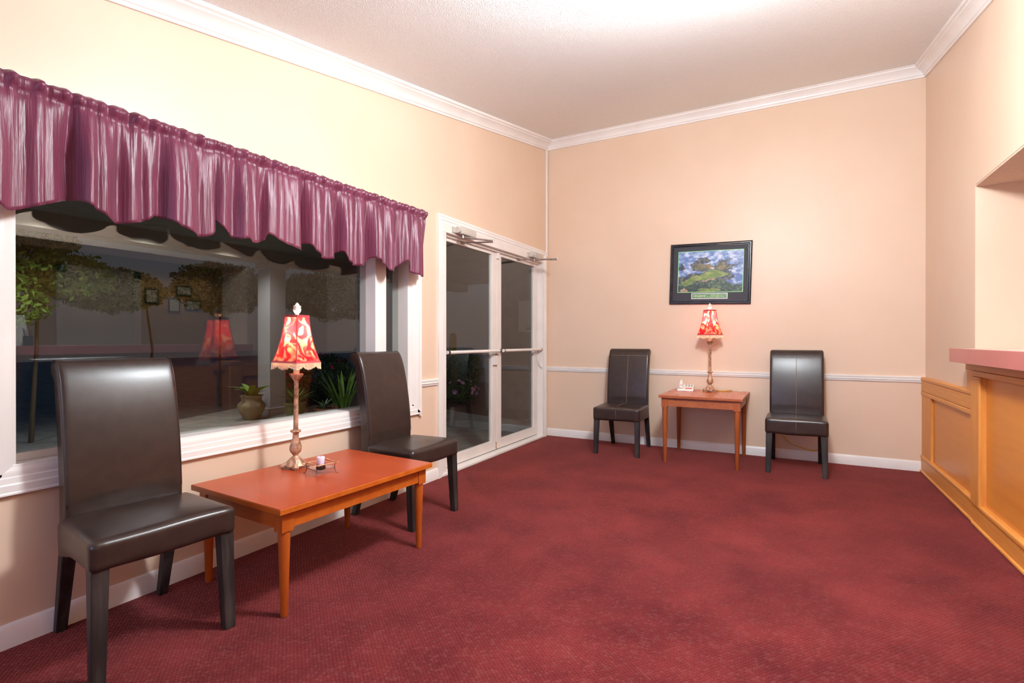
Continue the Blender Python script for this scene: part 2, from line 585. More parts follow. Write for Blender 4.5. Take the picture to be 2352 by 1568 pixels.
wpart('casing', casing_v(WY0, -1, WZ0, WZ1), M_WHITE, win, smooth=25)
wpart('casing', casing_v(WY1, 1, WZ0, WZ1), M_WHITE, win, smooth=25)
CASP_OLD, CASP = CASP, [(a, b * 0.78) for a, b in CASP]
wpart('casing', casing_h(WZ0, -1, WY0 - 0.03, WY1 + 0.03), M_WHITE, win, smooth=25)
CASP = CASP_OLD
wpart('casing', casing_h(WZ1, 1, WY0, WY1), M_WHITE, win, smooth=25)
j = MB()
j.box((XL - T, WY0 - 0.001, WZ0), (XL + 0.004, WY0 + 0.012, WZ1)).box((XL - T, WY1 - 0.012, WZ0), (XL + 0.004, WY1 + 0.001, WZ1))
j.box((XL - T, WY0, WZ1 - 0.012), (XL + 0.004, WY1, WZ1 + 0.001))
wpart('jamb', j, M_WHITE, win)
wpart('window_sill', MB().box((XL - T, WY0, WZ0 - 0.012), (XL + 0.006, WY1, WZ0 + 0.006)), M_WHITE, win, bevel=0.003)
MUL0, MUL1 = 2.70, 2.81
wpart('mullion', MB().box((XL - T, MUL0, WZ0), (XL + 0.002, MUL1, WZ1)), M_WHITE, win, bevel=0.002)
wpart('glazing_strip', MB().box((GX + 0.004, WY0 + 0.012, WZ0 + 0.006), (GX + 0.03, 1.12, WZ0 + 0.036)), M_WHITE, win, bevel=0.003)
for a, b in ((WY0 + 0.01, MUL0 + 0.004), (MUL1 - 0.004, WY1 - 0.01)):
    wpart('glass_pane', MB().box((GX - 0.006, a, WZ0 + 0.004), (GX, b, WZ1 - 0.01)), M_GLASS, win)

# ------------------------------------------------------------------ glass double door
door = empty('door_1', (XL, 4.5, 0), kind='structure', label='white aluminium double glass entrance door with push bars', cat='door')
DX0, DX1 = XL - 0.10, XL - 0.062        # leaf thickness
DCW = 0.066
CASP = [(0, 0.0), (0.012, 0.0), (0.012, 0.018), (0.017, 0.024), (0.017, 0.044), (0.021, 0.05), (0.021, DCW), (0, DCW)]
wpart('casing', casing_v(DY0 - 0.05, -1, 0, DZ1 + 0.07), M_WHITE, door, smooth=25)
wpart('casing', casing_v(DY1 + 0.012, 1, 0, DZ1 + 0.07), M_WHITE, door, smooth=25)
wpart('casing', casing_h(DZ1 + 0.07, 1, DY0 - 0.05, DY1 + 0.012), M_WHITE, door, smooth=25)
fr = MB()
fr.box((XL - T, DY0 - 0.052, 0), (XL + 0.010, DY0 + 0.004, DZ1 + 0.072))
fr.box((XL - T, DY1 - 0.004, 0), (XL + 0.010, DY1 + 0.014, DZ1 + 0.072))
fr.box((XL - T, DY0 - 0.05, DZ1 - 0.004), (XL + 0.012, DY1 + 0.014, DZ1 + 0.072))
wpart('door_frame', fr, M_METAL_WHITE, door, bevel=0.003)
wpart('door_stop', MB().box((XL - 0.062, DY0, DZ1 - 0.022), (XL - 0.03, DY1, DZ1 + 0.001)), M_METAL_WHITE, door, bevel=0.002)
wpart('threshold', MB().box((XL - T, DY0 - 0.05, 0), (XL + 0.022, DY1 + 0.01, 0.026)), M_WHITE, door, bevel=0.006)
YM = 4.514


def leaf(y0, y1, hinge):
    z0, z1 = 0.034, DZ1 - 0.008
    s = MB()
    st = 0.094
    gy0, gy1, gz0, gz1 = y0 + st, y1 - st, 0.128, 2.022
    s.box((DX0, y0, z0), (DX1, gy0, z1)).box((DX0, gy1, z0), (DX1, y1, z1))
    s.box((DX0, gy0, z0), (DX1, gy1, gz0)).box((DX0, gy0, gz1), (DX1, gy1, z1))
    lf = wpart('door_leaf', s, M_METAL_WHITE, door, bevel=0.003)

    def sub(name, mb, mat, **kw):
        o = mb.build(name, mat, lf, **kw)
        return o
    sub('glass_pane', MB().box((DX0 + 0.014, gy0 - 0.004, gz0 - 0.004), (DX0 + 0.02, gy1 + 0.004, gz1 + 0.004)), M_GLASS)
    zb_, xb = 1.046, XL + 0.002
    e0, e1 = y0 + 0.02, y1 - 0.02
    sub('push_bar', MB().tube([(xb, e0, zb_), (xb, e1, zb_)], 0.0155, 14), M_METAL_WHITE, smooth=50)
    pb = MB()
    for yy in (e0 + 0.02, e1 - 0.02):
        pb.tube([(DX1 - 0.004, yy, zb_), (xb, yy, zb_)], 0.009, 10)
        pb.tube([(xb, yy - 0.012, zb_), (xb, yy + 0.012, zb_)], 0.0175, 12)
    sub('bar_bracket', pb, M_DARK if hinge < 0 else M_STEEL, smooth=50)
    return lf


l1 = leaf(DY0 + 0.006, YM - 0.002, -1)
l2 = leaf(YM + 0.002, DY1 - 0.006, 1)
lb = MB().box((DX1 - 0.001, 4.43, 0.90), (DX1 + 0.028, 4.50, 1.0))
lb.build('lock_case', M_METAL_WHITE, l1, bevel=0.004)
MB().box((DX1 + 0.02, 4.435, 1.0), (DX1 + 0.03, 4.49, 1.008)).build('lock_lever', M_DARK, l1, bevel=0.002)
MB().box((DX1 - 0.001, 4.505, 1.99), (DX1 + 0.02, 4.55, 2.065)).build('top_latch', M_METAL_WHITE, l2, bevel=0.003)
MB().box((DX1 - 0.001, 4.49, 0.04), (DX1 + 0.006, 4.505, 0.11)).build('bottom_bolt', M_BRASS, l1, bevel=0.001)


def closer(y, elbow, shoe, lf):
    """surface mounted closer on the head frame, its arm folded to a shoe on the leaf"""
    x = XL + 0.012
    c = empty('door_closer')
    c.parent = door
    c.matrix_parent_inverse = Matrix.Translation(-door.location)
    k = MB().box((x, y - 0.085, 2.085), (x + 0.012, y - 0.02, 2.135))
    vs, fs = rbox((0.032, 0.115, 0.034), 0.014, 4)
    k.add([v + Vector((x + 0.036, y + 0.10, 2.112)) for v in vs], fs)
    k.tube([(x + 0.034, y - 0.05, 2.112), (x + 0.034, y + 0.0, 2.112)], 0.028, 16)
    k.tube([(x + 0.03, y + 0.04, 2.126), (x + 0.03, y + 0.04, 2.146)], 0.014, 12)
    k.build('closer_body', pm('beige_grey_enamel', (190, 180, 170), (200, 190, 180), 8, rough=0.4), c, smooth=40)
    p0 = (x + 0.034, y + 0.035, 2.09)
    a = MB().tube([p0, (p0[0], p0[1], 2.050)], 0.014, 12).tube([(p0[0], p0[1], 2.062), elbow], [0.010, 0.008], 8)
    a.tube([(elbow[0], elbow[1], elbow[2] - 0.012), (elbow[0], elbow[1], elbow[2] + 0.012)], 0.009, 10)
    a.tube([(elbow[0], elbow[1], elbow[2] - 0.008), shoe], [0.009, 0.006], 8)
    a.box((shoe[0] - 0.014, shoe[1] - 0.02, shoe[2] - 0.008), (shoe[0] + 0.012, shoe[1] + 0.03, shoe[2] + 0.008))
    a.build('closer_arm', M_STEEL, c, smooth=40)


closer(3.70, (-2.35, 3.97, 2.052), (DX1 + 0.012, 3.87, 2.045), l1)
closer(5.14, (-2.24, 5.17, 2.052), (DX1 + 0.012, 4.97, 2.045), l2)
wl = [(DX1 + 0.004, 5.43, 1.02)] + [(XL - 0.05 + 0.05 * math.sin(t) ** 2, 5.43 + 0.075 * t / math.pi, 1.0 - 0.17 * math.sin(t)) for t in np.linspace(0.15, 3.0, 12)] + [(XL + 0.012, 5.506, 1.0)]
wpart('door_cord', MB().tube(wl, 0.0045, 6), M_METAL_WHITE, door, smooth=60)
MB().box((XL - 0.001, 5.585, 2.16), (XL + 0.014, 5.615, ZC + 0.005)).build('corner_strip', M_WHITE, bevel=0.003, label='narrow white strip running up the wall corner beside the doors', cat='cable cover')  # thin raised white strip on the wall, from above the door to the crown

# ------------------------------------------------------------------ oak wainscot on the right wall
XO = XR - 0.03


def oak(name, a, b, mat=None, bev=0.003):
    return MB().box(a, b).build(name, mat or M_OAK, wr, bevel=bev)


YW = 4.20          # the thick stile where wainscot meets the reception counter
oak('wainscot_panel', (XR - 0.008, YW - 0.02, 0.02), (XR + 0.001, YB - 0.001, 0.80), M_OAK_P, 0)
oak('wainscot_cap', (XO - 0.006, YW, 0.800), (XR + 0.001, YB - 0.002, 0.832), bev=0.008)
oak('wainscot_rail', (XO, YW, 0.709), (XR + 0.001, YB - 0.002, 0.800))
oak('wainscot_bead', (XO - 0.003, YW, 0.672), (XR + 0.001, YB - 0.002, 0.707), bev=0.008)
oak('wainscot_stile', (XO + 0.004, 5.32, 0.13), (XR + 0.001, YB - 0.002, 0.674), M_OAK_V)
oak('wainscot_base', (XO - 0.002, YW - 0.02, 0.02), (XR + 0.001, YB - 0.002, 0.118))
oak('wainscot_base_cap', (XO - 0.006, YW - 0.02, 0.118), (XR + 0.001, YB - 0.002, 0.150), bev=0.009)
oak('wainscot_shoe', (XO - 0.012, YW - 0.02, 0.0), (XR + 0.001, YB - 0.002, 0.022), bev=0.008)

# reception counter
rc = empty('reception_counter', (XR - 0.02, 2.4, 0), label='honey oak panelled reception counter front below the mauve countertop', cat='counter')


def rcp(name, a, b, mat=None, bev=0.003):
    return wpart(name, MB().box(a, b), mat or M_OAK, rc, bevel=bev)


RX = XR - 0.002
rcp('end_block', (XO - 0.004, YW, 0.825), (RX, 4.33, 1.012), M_OAK_V, bev=0.006)
rcp('top_rail', (XO - 0.012, 0.46, 0.962), (RX, 4.325, 1.014), bev=0.006)
rcp('lower_rail', (XO - 0.006, 0.46, 0.925), (RX, YW + 0.01, 0.960), bev=0.005)
rcp('stile', (XO - 0.018, 4.035, 0.13), (RX, YW, 0.926), M_OAK_V, bev=0.009)
for k in range(2):
    y1 = 4.035 - k * 1.79
    y0 = y1 - 1.62
    rcp('front_panel', (XR - 0.012, y0, 0.14), (RX, y1 + 0.002, 0.928), M_OAK_P, 0)
    rcp('stile', (XO - 0.018, y0 - 0.165, 0.13), (RX, y0 + 0.002, 0.926), M_OAK_V, bev=0.009)
rcp('base_board', (XO - 0.008, 0.46, 0.022), (RX, YW - 0.018, 0.116))
rcp('base_cap', (XO - 0.014, 0.46, 0.116), (RX, YW - 0.018, 0.150), bev=0.01)
rcp('shoe_moulding', (XO - 0.02, 0.46, 0.0), (RX, YW - 0.018, 0.022), bev=0.008)

ct = empty('countertop', (XR, 2.4, 1.02), label='mauve laminate countertop overhanging the oak reception front', cat='countertop')
wpart('front_edge', MB().box((0.93, 0.46, 1.012), (0.952, OY1 - 0.002, 1.1)), M_LAM, ct, bevel=0.002)
wpart('top_surface', MB().box((0.952, 0.46, 1.03), (1.75, OY1 - 0.002, 1.0995)), M_LAM_TOP, ct, bevel=0.001)
wpart('underside', MB().box((0.952, 0.46, 1.013), (1.75, OY1 - 0.002, 1.03)), M_LAM, ct)

# ------------------------------------------------------------------ valance
B1 = [(0.50, 1.66), (0.58, 1.70), (0.647, 1.665), (0.713, 1.628), (0.747, 1.614), (0.801, 1.641), (0.851, 1.67), (0.897, 1.693), (0.938, 1.698), (1.002, 1.67), (1.07, 1.64), (1.118, 1.648), (1.184, 1.676), (1.228, 1.703), (1.31, 1.673), (1.397, 1.645), (1.448, 1.655), (1.478, 1.682)]
B2 = [(1.478, 1.752), (1.534, 1.696), (1.591, 1.663), (1.626, 1.671), (1.662, 1.658), (1.723, 1.668), (1.767, 1.689), (1.78, 1.722), (1.855, 1.693), (1.939, 1.665), (1.965, 1.665), (1.978, 1.698), (2.034, 1.711), (2.084, 1.673), (2.138, 1.642), (2.205, 1.654), (2.280, 1.706), (2.312, 1.655), (2.401, 1.632), (2.497, 1.656), (2.537, 1.702), (2.607, 1.694), (2.672, 1.673), (2.693, 1.633), (2.773, 1.652), (2.881, 1.725), (2.905, 1.713), (2.964, 1.646), (3.066, 1.635), (3.13, 1.652)]
XV = -2.445


def valance(name, bot, ph, label):
    bot = spline(bot, 6)
    ys, zs = [p[0] for p in bot], [p[1] for p in bot]
    n, m = int((ys[-1] - ys[0]) / 0.006), 34
    rng = random.Random(ph)
    fold = [(rng.uniform(21, 25), rng.uniform(0, 6.3), 0.75), (rng.uniform(38, 46), rng.uniform(0, 6.3), 0.6), (rng.uniform(66, 80), rng.uniform(0, 6.3), .28)]
    gat = [(rng.uniform(95, 120), rng.uniform(0, 6.3)), (rng.uniform(150, 190), rng.uniform(0, 6.3)), (rng.uniform(60, 75), rng.uniform(0, 6.3))]
    mb = MB()
    vs, fs = [], []
    mid = 0.0
    for i in range(n + 1):
        y = ys[0] + (ys[-1] - ys[0]) * i / n
        zb_ = float(np.interp(y, ys, zs))
        zt = 2.112 + 0.0125 * (y - 0.7)
        g = sum(math.sin(a * y + b) for a, b in gat) / 3
        zt += 0.006 * g
        fo = sum(c * (1.25 * math.sin(q) + 0.35 * math.sin(2 * q + 0.8)) for a, b, c in fold for q in [a * y + b + 1.1 * math.sin(4.3 * y + b)]) / 1.6
        for k in range(m + 1):
            t = k / m
            z = zt + (zb_ - zt) * t
            amp = 0.036 * min(1, max(0, (t - 0.06) / 0.55)) ** 0.8 + 0.004
            hd = math.exp(-((t - 0.045) / 0.06) ** 2)              # the rod pocket bulges
            pin = math.exp(-((t - 0.115) / 0.035) ** 2)            # stitched line under the pocket
            x = XV + fo * amp + hd * (0.011 + 0.011 * g) - pin * 0.010 + 0.009 * g * max(0, 1 - t * 1.8)
            if t < 0.012:
                x = XV
            yy = y + 0.010 * math.sin(fold[0][0] * y + 1.3) * t + 0.003 * g * hd
            vs.append((x, yy, z))
    for i in range(n):
        for k in range(m):
            a = i * (m + 1) + k
            fs.append((a, a + 1, a + m + 2, a + m + 1))
    mb.add(vs, fs)
    o = mb.build(name, M_VAL, smooth=180, label=label, cat='valance', group='mauve valance panels over the window')
    sd = o.modifiers.new('cloth', 'SOLIDIFY')
    sd.thickness = 0.0025
    return o


valance('valance', B1, 3, 'mauve crinkled satin valance panel with broad shallow scallops, farther from the glass doors')
valance('valance', B2, 11, 'mauve crinkled satin valance panel with many narrow scallops, ending beside the glass doors')
XRD = XV - 0.014
rod = empty('curtain_rod', (XRD, 1.9, 2.09), label='thin white curtain rod carrying the mauve valance', cat='curtain rod')
wpart('rod', MB().tube([(XRD, 0.5, 2.084), (XRD, 3.12, 2.112)], 0.006, 10), M_METAL_WHITE, rod, smooth=60)
for yy in (0.52, 1.9, 3.11):
    zz = 2.084 + 0.028 * (yy - .5) / 2.62
    br = MB().box((XL - 0.002, yy - 0.004, zz - 0.014), (XRD + 0.004, yy + 0.004, zz - 0.004))
    wpart('bracket', br, M_METAL_WHITE, rod)

# ------------------------------------------------------------------ chairs


def sleg(p0, s0, p1, s1):
    mb = MB()
    rings = []
    for p, s in ((p0, s0), (p1, s1)):
        rings.append([(p[0] + a * s / 2, p[1] + b * s / 2, p[2]) for a, b in ((-1, -1), (1, -1), (1, 1), (-1, 1))])
    mb.loft(rings)
    return mb


BACK_F = [(0.115, 0.36), (0.115, 0.46), (0.117, 0.56), (0.130, 0.70), (0.155, 0.85), (0.182, 0.96), (0.205, 1.020), (0.228, 1.050), (0.255, 1.060), (0.285, 1.052), (0.303, 1.030), (0.300, 1.003), (0.280, 0.990)]
BACK_B = [(0.262, 0.975), (0.240, 0.86), (0.215, 0.70), (0.200, 0.55), (0.196, 0.43), (0.196, 0.335), (0.125, 0.335)]


def chair(label, loc, rz, seams):
    t = empty('parsons_chair', loc, rz, label=label, cat='chair', group='dark leather parsons chairs')
    # the plain pair is a little shallower, with a thinner seat and a narrower back
    zt, hz, hd, dy, hw, yl = (0.476, 0.066, 0.215, 0.0, 0.220, 0.285) if seams else (0.484, 0.052, 0.197, -0.034, 0.202, 0.238)
    vs, fs = rbox((0.238, hd, hz), 0.024, 12)
    out = []
    ph = random.Random(len(label)).uniform(0, 6)
    for v in vs:
        x, y, z = v
        u, q = x / 0.238, y / hd
        if z > 0.02:
            z += 0.015 * max(0, 1 - u * u) * max(0, 1 - q * q)
            z += 0.002 * math.sin(14 * x + ph) * math.sin(9 * y)
        if z < -0.03:
            z += 0.006 * math.sin(6 * x + 2 + ph) * (1 - abs(u)) + (-0.004 if abs(u) > 0.85 else 0)
            if not seams:
                z -= 0.045 * max(0.0, q - 0.1) ** 1.2      # the skirt drops towards the back legs
        if not seams:
            x *= 1.0 - 0.05 * (q + 1) / 2
        out.append((x, y - 0.307 + hd, z + zt - hz))
    MB().add(out, fs).build('seat', M_LEATHER, t, smooth=180)
    prof = [(y + dy, z if seams else z + 0.024 * max(0, z - 0.5)) for y, z in spline(BACK_F) + spline(BACK_B)]
    nrm = []
    for i in range(len(prof)):
        a, b = prof[i - 1], prof[(i + 1) % len(prof)]
        d = Vector((b[0] - a[0], b[1] - a[1], 0)).normalized()
        nrm.append((-d.y, d.x))
    ends = [(hw - 0.018 + 0.018 * math.sin(a), 0.018 * (1 - math.cos(a))) for a in np.linspace(0, math.pi / 2, 6)]
    seq = [(-x, i) for x, i in reversed(ends)] + [(x, 0.0) for x in np.linspace(-hw + 0.03, hw - 0.03, 9)] + ends
    rings = []
    for x, ins in seq:
        belly = 0.005 * (1 - (x / hw) ** 2)
        rings.append([(x, y + nrm[i][0] * ins * SGN - (belly if 8 < i < 36 else 0.0), z + nrm[i][1] * ins * SGN) for i, (y, z) in enumerate(prof)])
    MB().loft(rings).build('backrest', M_LEATHER, t, smooth=60)
    for sx in (-1, 1):
        sleg((sx * 0.205, -0.268, 0.40), 0.052, (sx * 0.213, -0.285, 0.0), 0.040).build('leg', M_LEG, t, bevel=0.003)
        sleg((sx * (hw - 0.024), 0.160 + dy, 0.40), 0.048, (sx * (hw - 0.024), yl, 0.0), 0.036).build('leg', M_LEG, t, bevel=0.003)
    if seams:
        fr = [p for p in spline(BACK_F) if p[1] > 0.46]
        i99 = min(range(len(fr)), key=lambda i: abs(fr[i][1] - 0.985))
        MB().tube([(0, y - 0.0046, z) for y, z in fr[:i99 + 1]], 0.0022, 6).build('back_seam', M_SEAM, t, smooth=180)
        y, z = fr[i99]
        MB().tube([(x, y - 0.005 * (1 - (x / 0.22) ** 2) + 0.0002, z) for x in np.linspace(-0.212, 0.212, 13)], 0.0022, 6).build('head_seam', M_SEAM, t, smooth=180)
        MB().tube([(0, 0.105, 0.478), (0, 0.05, 0.4850), (0, -0.03, 0.4900), (0, -0.1, 0.4912), (0, -0.17, 0.4893), (0, -0.24, 0.4842), (0, -0.28, 0.4785), (0, -0.300, 0.4685), (0, -0.3070, 0.452), (0, -0.3072, 0.36)], 0.0022, 6).build('seat_seam', M_SEAM, t, smooth=180)
        MB().tube([(x, -0.2995 + 0.005 * abs(x / 0.22) ** 6, 0.469) for x in np.linspace(-0.215, 0.215, 13)], 0.0022, 6).build('front_seam', M_SEAM, t, smooth=180)
    else:
        for sx in (-1, 1):
            MB().tube([(sx * (hw - 0.006), y + dy + 0.004, z + 0.024 * max(0, z - 0.5)) for y, z in spline(BACK_F)[8:50]], 0.0022, 6).build('piping', M_LEATHER, t, smooth=180)
    return t


SGN = -1.0
chair('smooth dark brown leather chair at the coffee table end away from the glass doors', (-2.281, 1.066, 0), R(84), False)
chair('smooth dark brown leather chair between the coffee table and the glass doors', (-2.272, 2.627, 0), R(88.6), False)
chair('dark brown leather chair with centre seam beside the telephone end of the side table', (-1.5135, 5.250, 0), R(0.8), True)
chair('dark brown leather chair with centre seam between the side table and oak wainscot', (0.0675, 5.252, 0), R(-0.9), True)

# ------------------------------------------------------------------ tables


def table(name, label, loc, rz, lx, ly, H, th, lr0, lr1, inset, ah, top_mat, wood, legm, cat='table'):
    t = empty(name, loc, rz, label=label, cat=cat)
    hx, hy = lx / 2, ly / 2
    tp = MB().box((-hx, -hy, H - th), (hx, hy, H - 0.0015)).build('tabletop_board', wood, t, bevel=0.003)
    MB().box((-hx + 0.002, -hy + 0.002, H - 0.002), (hx - 0.002, hy - 0.002, H)).build('laminate_surface', top_mat, tp)
    ix, iy = hx - inset, hy - inset
    bs = 0.056
    zl = H - th - ah - 0.012
    for sx in (-1, 1):
        for sy in (-1, 1):
            cx, cy = sx * (ix - bs / 2), sy * (iy - bs / 2)
            lg = MB().lathe([(lr1 * 0.9, 0), (lr1, 0.004), (lr0, zl - 0.02), (lr0, zl + 0.002)], 20, (cx, cy, 0)).build('leg', legm, t, smooth=50)
            MB().box((cx - bs / 2, cy - bs / 2, zl), (cx + bs / 2, cy + bs / 2, H - th)).build('corner_block', legm, lg, bevel=0.002)
    a = 0.006
    for sy in (-1, 1):
        MB().box((-ix + bs - 0.002, sy * (iy - a) - 0.009 * (1 + sy), H - th - ah), (ix - bs + 0.002, sy * (iy - a) + 0.009 * (1 - sy), H - th)).build('apron', wood, t)
    for sx in (-1, 1):
        MB().box((sx * (ix - a) - 0.009 * (1 + sx), -iy + bs - 0.002, H - th - ah), (sx * (ix - a) + 0.009 * (1 - sx), iy - bs + 0.002, H - th)).build('apron', wood, t)
    return t


table('coffee_table', 'low rectangular orange wood coffee table with terracotta laminate top', (-2.116, 1.836, 0), R(-3.0), 0.69, 0.935, 0.467, 0.026, 0.0245, 0.015, 0.026, 0.072, M_TTOP, M_TABLE, M_TABLE_LEG)
table('side_table', 'small square orange wood side table holding the telephone', (-0.702, 5.230, 0), R(-0.9), 0.728, 0.738, 0.638, 0.026, 0.0255, 0.015, 0.022, 0.078, M_TTOP2, M_TABLE2, M_TABLE_LEG2)

# ------------------------------------------------------------------ table lamps


def lamp(label, loc, rz, tilt, tiltdir):
    t = empty('table_lamp', loc, rz, label=label, cat='lamp', group='red shaded table lamps')
    t.rotation_euler = (tilt[0], tilt[1], rz)
    # footed base
    b = MB()
    b.lathe([(0.050, 0.012), (0.052, 0.018), (0.046, 0.024), (0.044, 0.028), (0.040, 0.032), (0.037, 0.040), (0.028, 0.052), (0.020, 0.060), (0.013, 0.066), (0.011, 0.070)], 72,
            mod=lambda a, z: 1 + 0.10 * abs(math.cos(4 * a)) * (0.012 < z < 0.055))
    b.build('base', M_BRASS, t, smooth=50)
    for k in range(4):
        a = k * math.pi / 2 + math.pi / 4
        f = MB()
        pts = [(0.030, 0.024), (0.046, 0.024), (0.058, 0.019), (0.066, 0.012), (0.066, 0.008), (0.060, 0.006)]
        f.tube([(r * math.cos(a), r * math.sin(a), z) for r, z in pts], [0.009, 0.012, 0.012, 0.0095, 0.008, 0.006], 10)
        f.tube([(0.056 * math.cos(a + d), 0.056 * math.sin(a + d), 0.011) for d in (-0.30, -0.15, 0, 0.15, 0.30)], [0.004, 0.007, 0.009, 0.007, 0.004], 8)
        f.build('scroll_foot', M_BRASS, t, smooth=60)
    b = MB()
    b.lathe([(0.011, 0.066), (0.014, 0.072), (0.018, 0.078), (0.026, 0.088), (0.030, 0.102), (0.029, 0.116), (0.024, 0.134), (0.017, 0.158), (0.0145, 0.180), (0.016, 0.190), (0.026, 0.194), (0.028, 0.198), (0.026, 0.203), (0.015, 0.206)], 96,
            mod=lambda a, z: 1 + (0.10 * abs(math.cos(5 * (a + z * 14))) - 0.04 if 0.078 < z < 0.15 else 0))
    b.build('vase_stem', M_BRASS, t, smooth=60)
    MB().lathe([(0.013, 0.203), (0.013, 0.208), (0.0125, 0.22), (0.0115, 0.46), (0.013, 0.464), (0.013, 0.472)], 20).build('column', M_BRASS, t, smooth=50)
    MB().lathe([(0.012, 0.468), (0.016, 0.474), (0.024, 0.486), (0.033, 0.500), (0.0345, 0.505), (0.030, 0.507), (0.012, 0.505)], 32,
               mod=lambda a, z: 1 + 0.07 * abs(math.cos(5 * a)) * (z > 0.48)).build('cup', M_BRASS, t, smooth=60)
    MB().lathe([(0.0150, 0.504), (0.0155, 0.515), (0.0165, 0.518), (0.0155, 0.521), (0.0145, 0.560), (0.0140, 0.60)], 18).build('candle_sleeve', M_BEAD, t, smooth=50)
    MB().lathe([(0.004, 0.60), (0.012, 0.62), (0.015, 0.66), (0.021, 0.69), (0.022, 0.70), (0.018, 0.715), (0.008, 0.724), (0.002, 0.726)], 20).build('bulb', bulb_mat, t, smooth=60)
    MB().tube([(0.0, 0.0, 0.722), (0, 0, 0.824)], 0.0025, 6).build('harp_rod', M_WIRE, t)
    # square bell shade
    zs, z1 = 0.566, 0.820
    half0, half1 = 0.084, 0.041

    def hw(tt):
        return half1 + (half0 - half1) * (0.38 * (1 - tt) + 0.62 * (1 - tt) ** 2.3)

    def ring(tt, off=0.0, nn=8):
        h = hw(tt) + off
        z = zs + (z1 - zs) * tt
        pts = []
        for k in range(4):
            c0 = (h if k in (0, 3) else -h, h if k in (0, 1) else -h)
            c1 = (h if (k + 1) % 4 in (0, 3) else -h, h if (k + 1) % 4 in (0, 1) else -h)
            for q in range(nn):
                f = q / nn
                bulge = 1 + 0.045 * math.sin(math.pi * f)
                pts.append(((c0[0] + (c1[0] - c0[0]) * f) * bulge, (c0[1] + (c1[1] - c0[1]) * f) * bulge, z))
        return pts
    s = MB()
    s.loft([ring(q / 16) for q in range(17)], cap=False)
    sh = s.build('lamp_shade', M_SHADE, t, smooth=50)
    e = MB()
    for k in range(4):
        e.tube([(Vector(ring(q / 16)[k * 8])) * 1.0 for q in range(17)], 0.0028, 6)
    e.build('corner_piping', M_TRIMRED, sh, smooth=180)
    MB().loft([ring(0.0, 0.003), ring(0.045, 0.003)], cap=False).build('band', M_TRIMRED, sh, smooth=50)
    MB().loft([ring(0.95, 0.0025), ring(1.0, 0.0025)], cap=False).build('band', M_TRIMRED, sh, smooth=50)
    # beaded fringe, scalloped
    fb = MB()
    base = ring(0.0, 0.002, 26)
    rng = random.Random(5)
    for i, p in enumerate(base):
        ph = (i % 26) / 26
        ln = 0.020 + 0.015 * abs(math.cos(math.pi * 2 * ph)) + rng.uniform(-0.002, 0.002)
        z = zs + 0.002
        fb.tube([(p[0], p[1], z), (p[0], p[1], z - ln * 0.5)], 0.0016, 5)
        fb.lathe([(0.0008, z - ln - 0.004), (0.0030, z - ln + 0.001), (0.0032, z - ln + 0.004), (0.0012, z - ln + 0.010), (0.0022, z - ln * 0.6), (0.001, z - ln * 0.35)], 6, (p[0], p[1], 0))
    fb.build('bead_fringe', M_BEAD, sh, smooth=60, kind='stuff')
    MB().lathe([(0.006, 0.816), (0.010, 0.822), (0.008, 0.826), (0.013, 0.832), (0.019, 0.842), (0.0205, 0.852), (0.017, 0.860), (0.0195, 0.864), (0.0195, 0.868), (0.012, 0.872), (0.009, 0.878), (0.004, 0.884), (0.001, 0.887)], 24,
               mod=lambda a, z: 1 + 0.05 * math.cos(6 * a)).build('finial', M_FINIAL, t, smooth=60)
    p = point('lamp_bulb_light', (0, 0, 0.735), 5.0, (1.0, 0.80, 0.52), 0.02)
    p.parent = t
    return t


bulb_mat = bright_mat('lit_bulb', (255, 226, 176), 14.0)
lamp('table lamp with red floral bell shade and bead fringe on the coffee table', (-2.325, 1.842, 0.466), R(6.6), (R(0.3), R(1.2)), 0)
lamp('table lamp with red floral bell shade and bead fringe on the small side table', (-0.685, 5.43, 0.637), R(57), (0, R(-0.3)), 0)

# ------------------------------------------------------------------ candle holder
ch = empty('candle_holder', (-2.118, 1.832, 0.467), R(-12), label='small wire candle holder with bamboo rods and glass plate on the coffee table', cat='candle holder')
hh = 0.052
for s in (-1, 1):
    MB().tube([(-0.072, s * 0.052, hh + 0.004), (0.072, s * 0.052, hh + 0.004)], 0.0032, 8).build('bamboo_rod', M_STICK, ch, smooth=60)
    MB().tube([(s * 0.052, -0.072, hh), (s * 0.052, 0.072, hh)], 0.0032, 8).build('bamboo_rod', M_STICK, ch, smooth=60)
    for q in (-1, 1):
        MB().tube([(s * 0.050, q * 0.050, hh), (s * 0.050, q * 0.050, 0.022), (s * 0.056, q * 0.056, 0.0012), (s * 0.062, q * 0.062, 0.0015)], 0.0016, 6).build('leg', M_WIRE, ch, smooth=60)
MB().box((-0.047, -0.047, hh - 0.024), (0.047, 0.047, hh - 0.020)).build('glass_plate', M_GLASS, ch)
w2 = MB()
for s in (-1, 1):
    w2.tube([(s * 0.05, -0.05, hh - 0.026), (s * 0.05, 0.05, hh - 0.026)], 0.0013, 5).tube([(-0.05, s * 0.05, hh - 0.026), (0.05, s * 0.05, hh - 0.026)], 0.0013, 5)
w2.build('wire_rim', M_WIRE, ch)
MB().lathe([(0.012, hh - 0.036), (0.020, hh - 0.032), (0.024, hh - 0.019), (0.0215, hh - 0.006), (0.019, hh - 0.008), (0.017, hh - 0.018)], 20).build('cup', M_WIRE, ch, smooth=50)
cn = empty('votive_candle', (-2.118, 1.832, 0.467 + hh - 0.019), label='pale lilac votive candle standing in the wire holder', cat='candle')
MB().lathe([(0.0155, 0.0), (0.0195, 0.030), (0.0205, 0.048), (0.0195, 0.050), (0.012, 0.0485), (0.002, 0.049)], 24).build('wax', M_WAX, cn, smooth=50)
MB().tube([(0, 0, 0.047), (0.001, 0, 0.056)], 0.0008, 5).build('wick', M_DARK, cn)

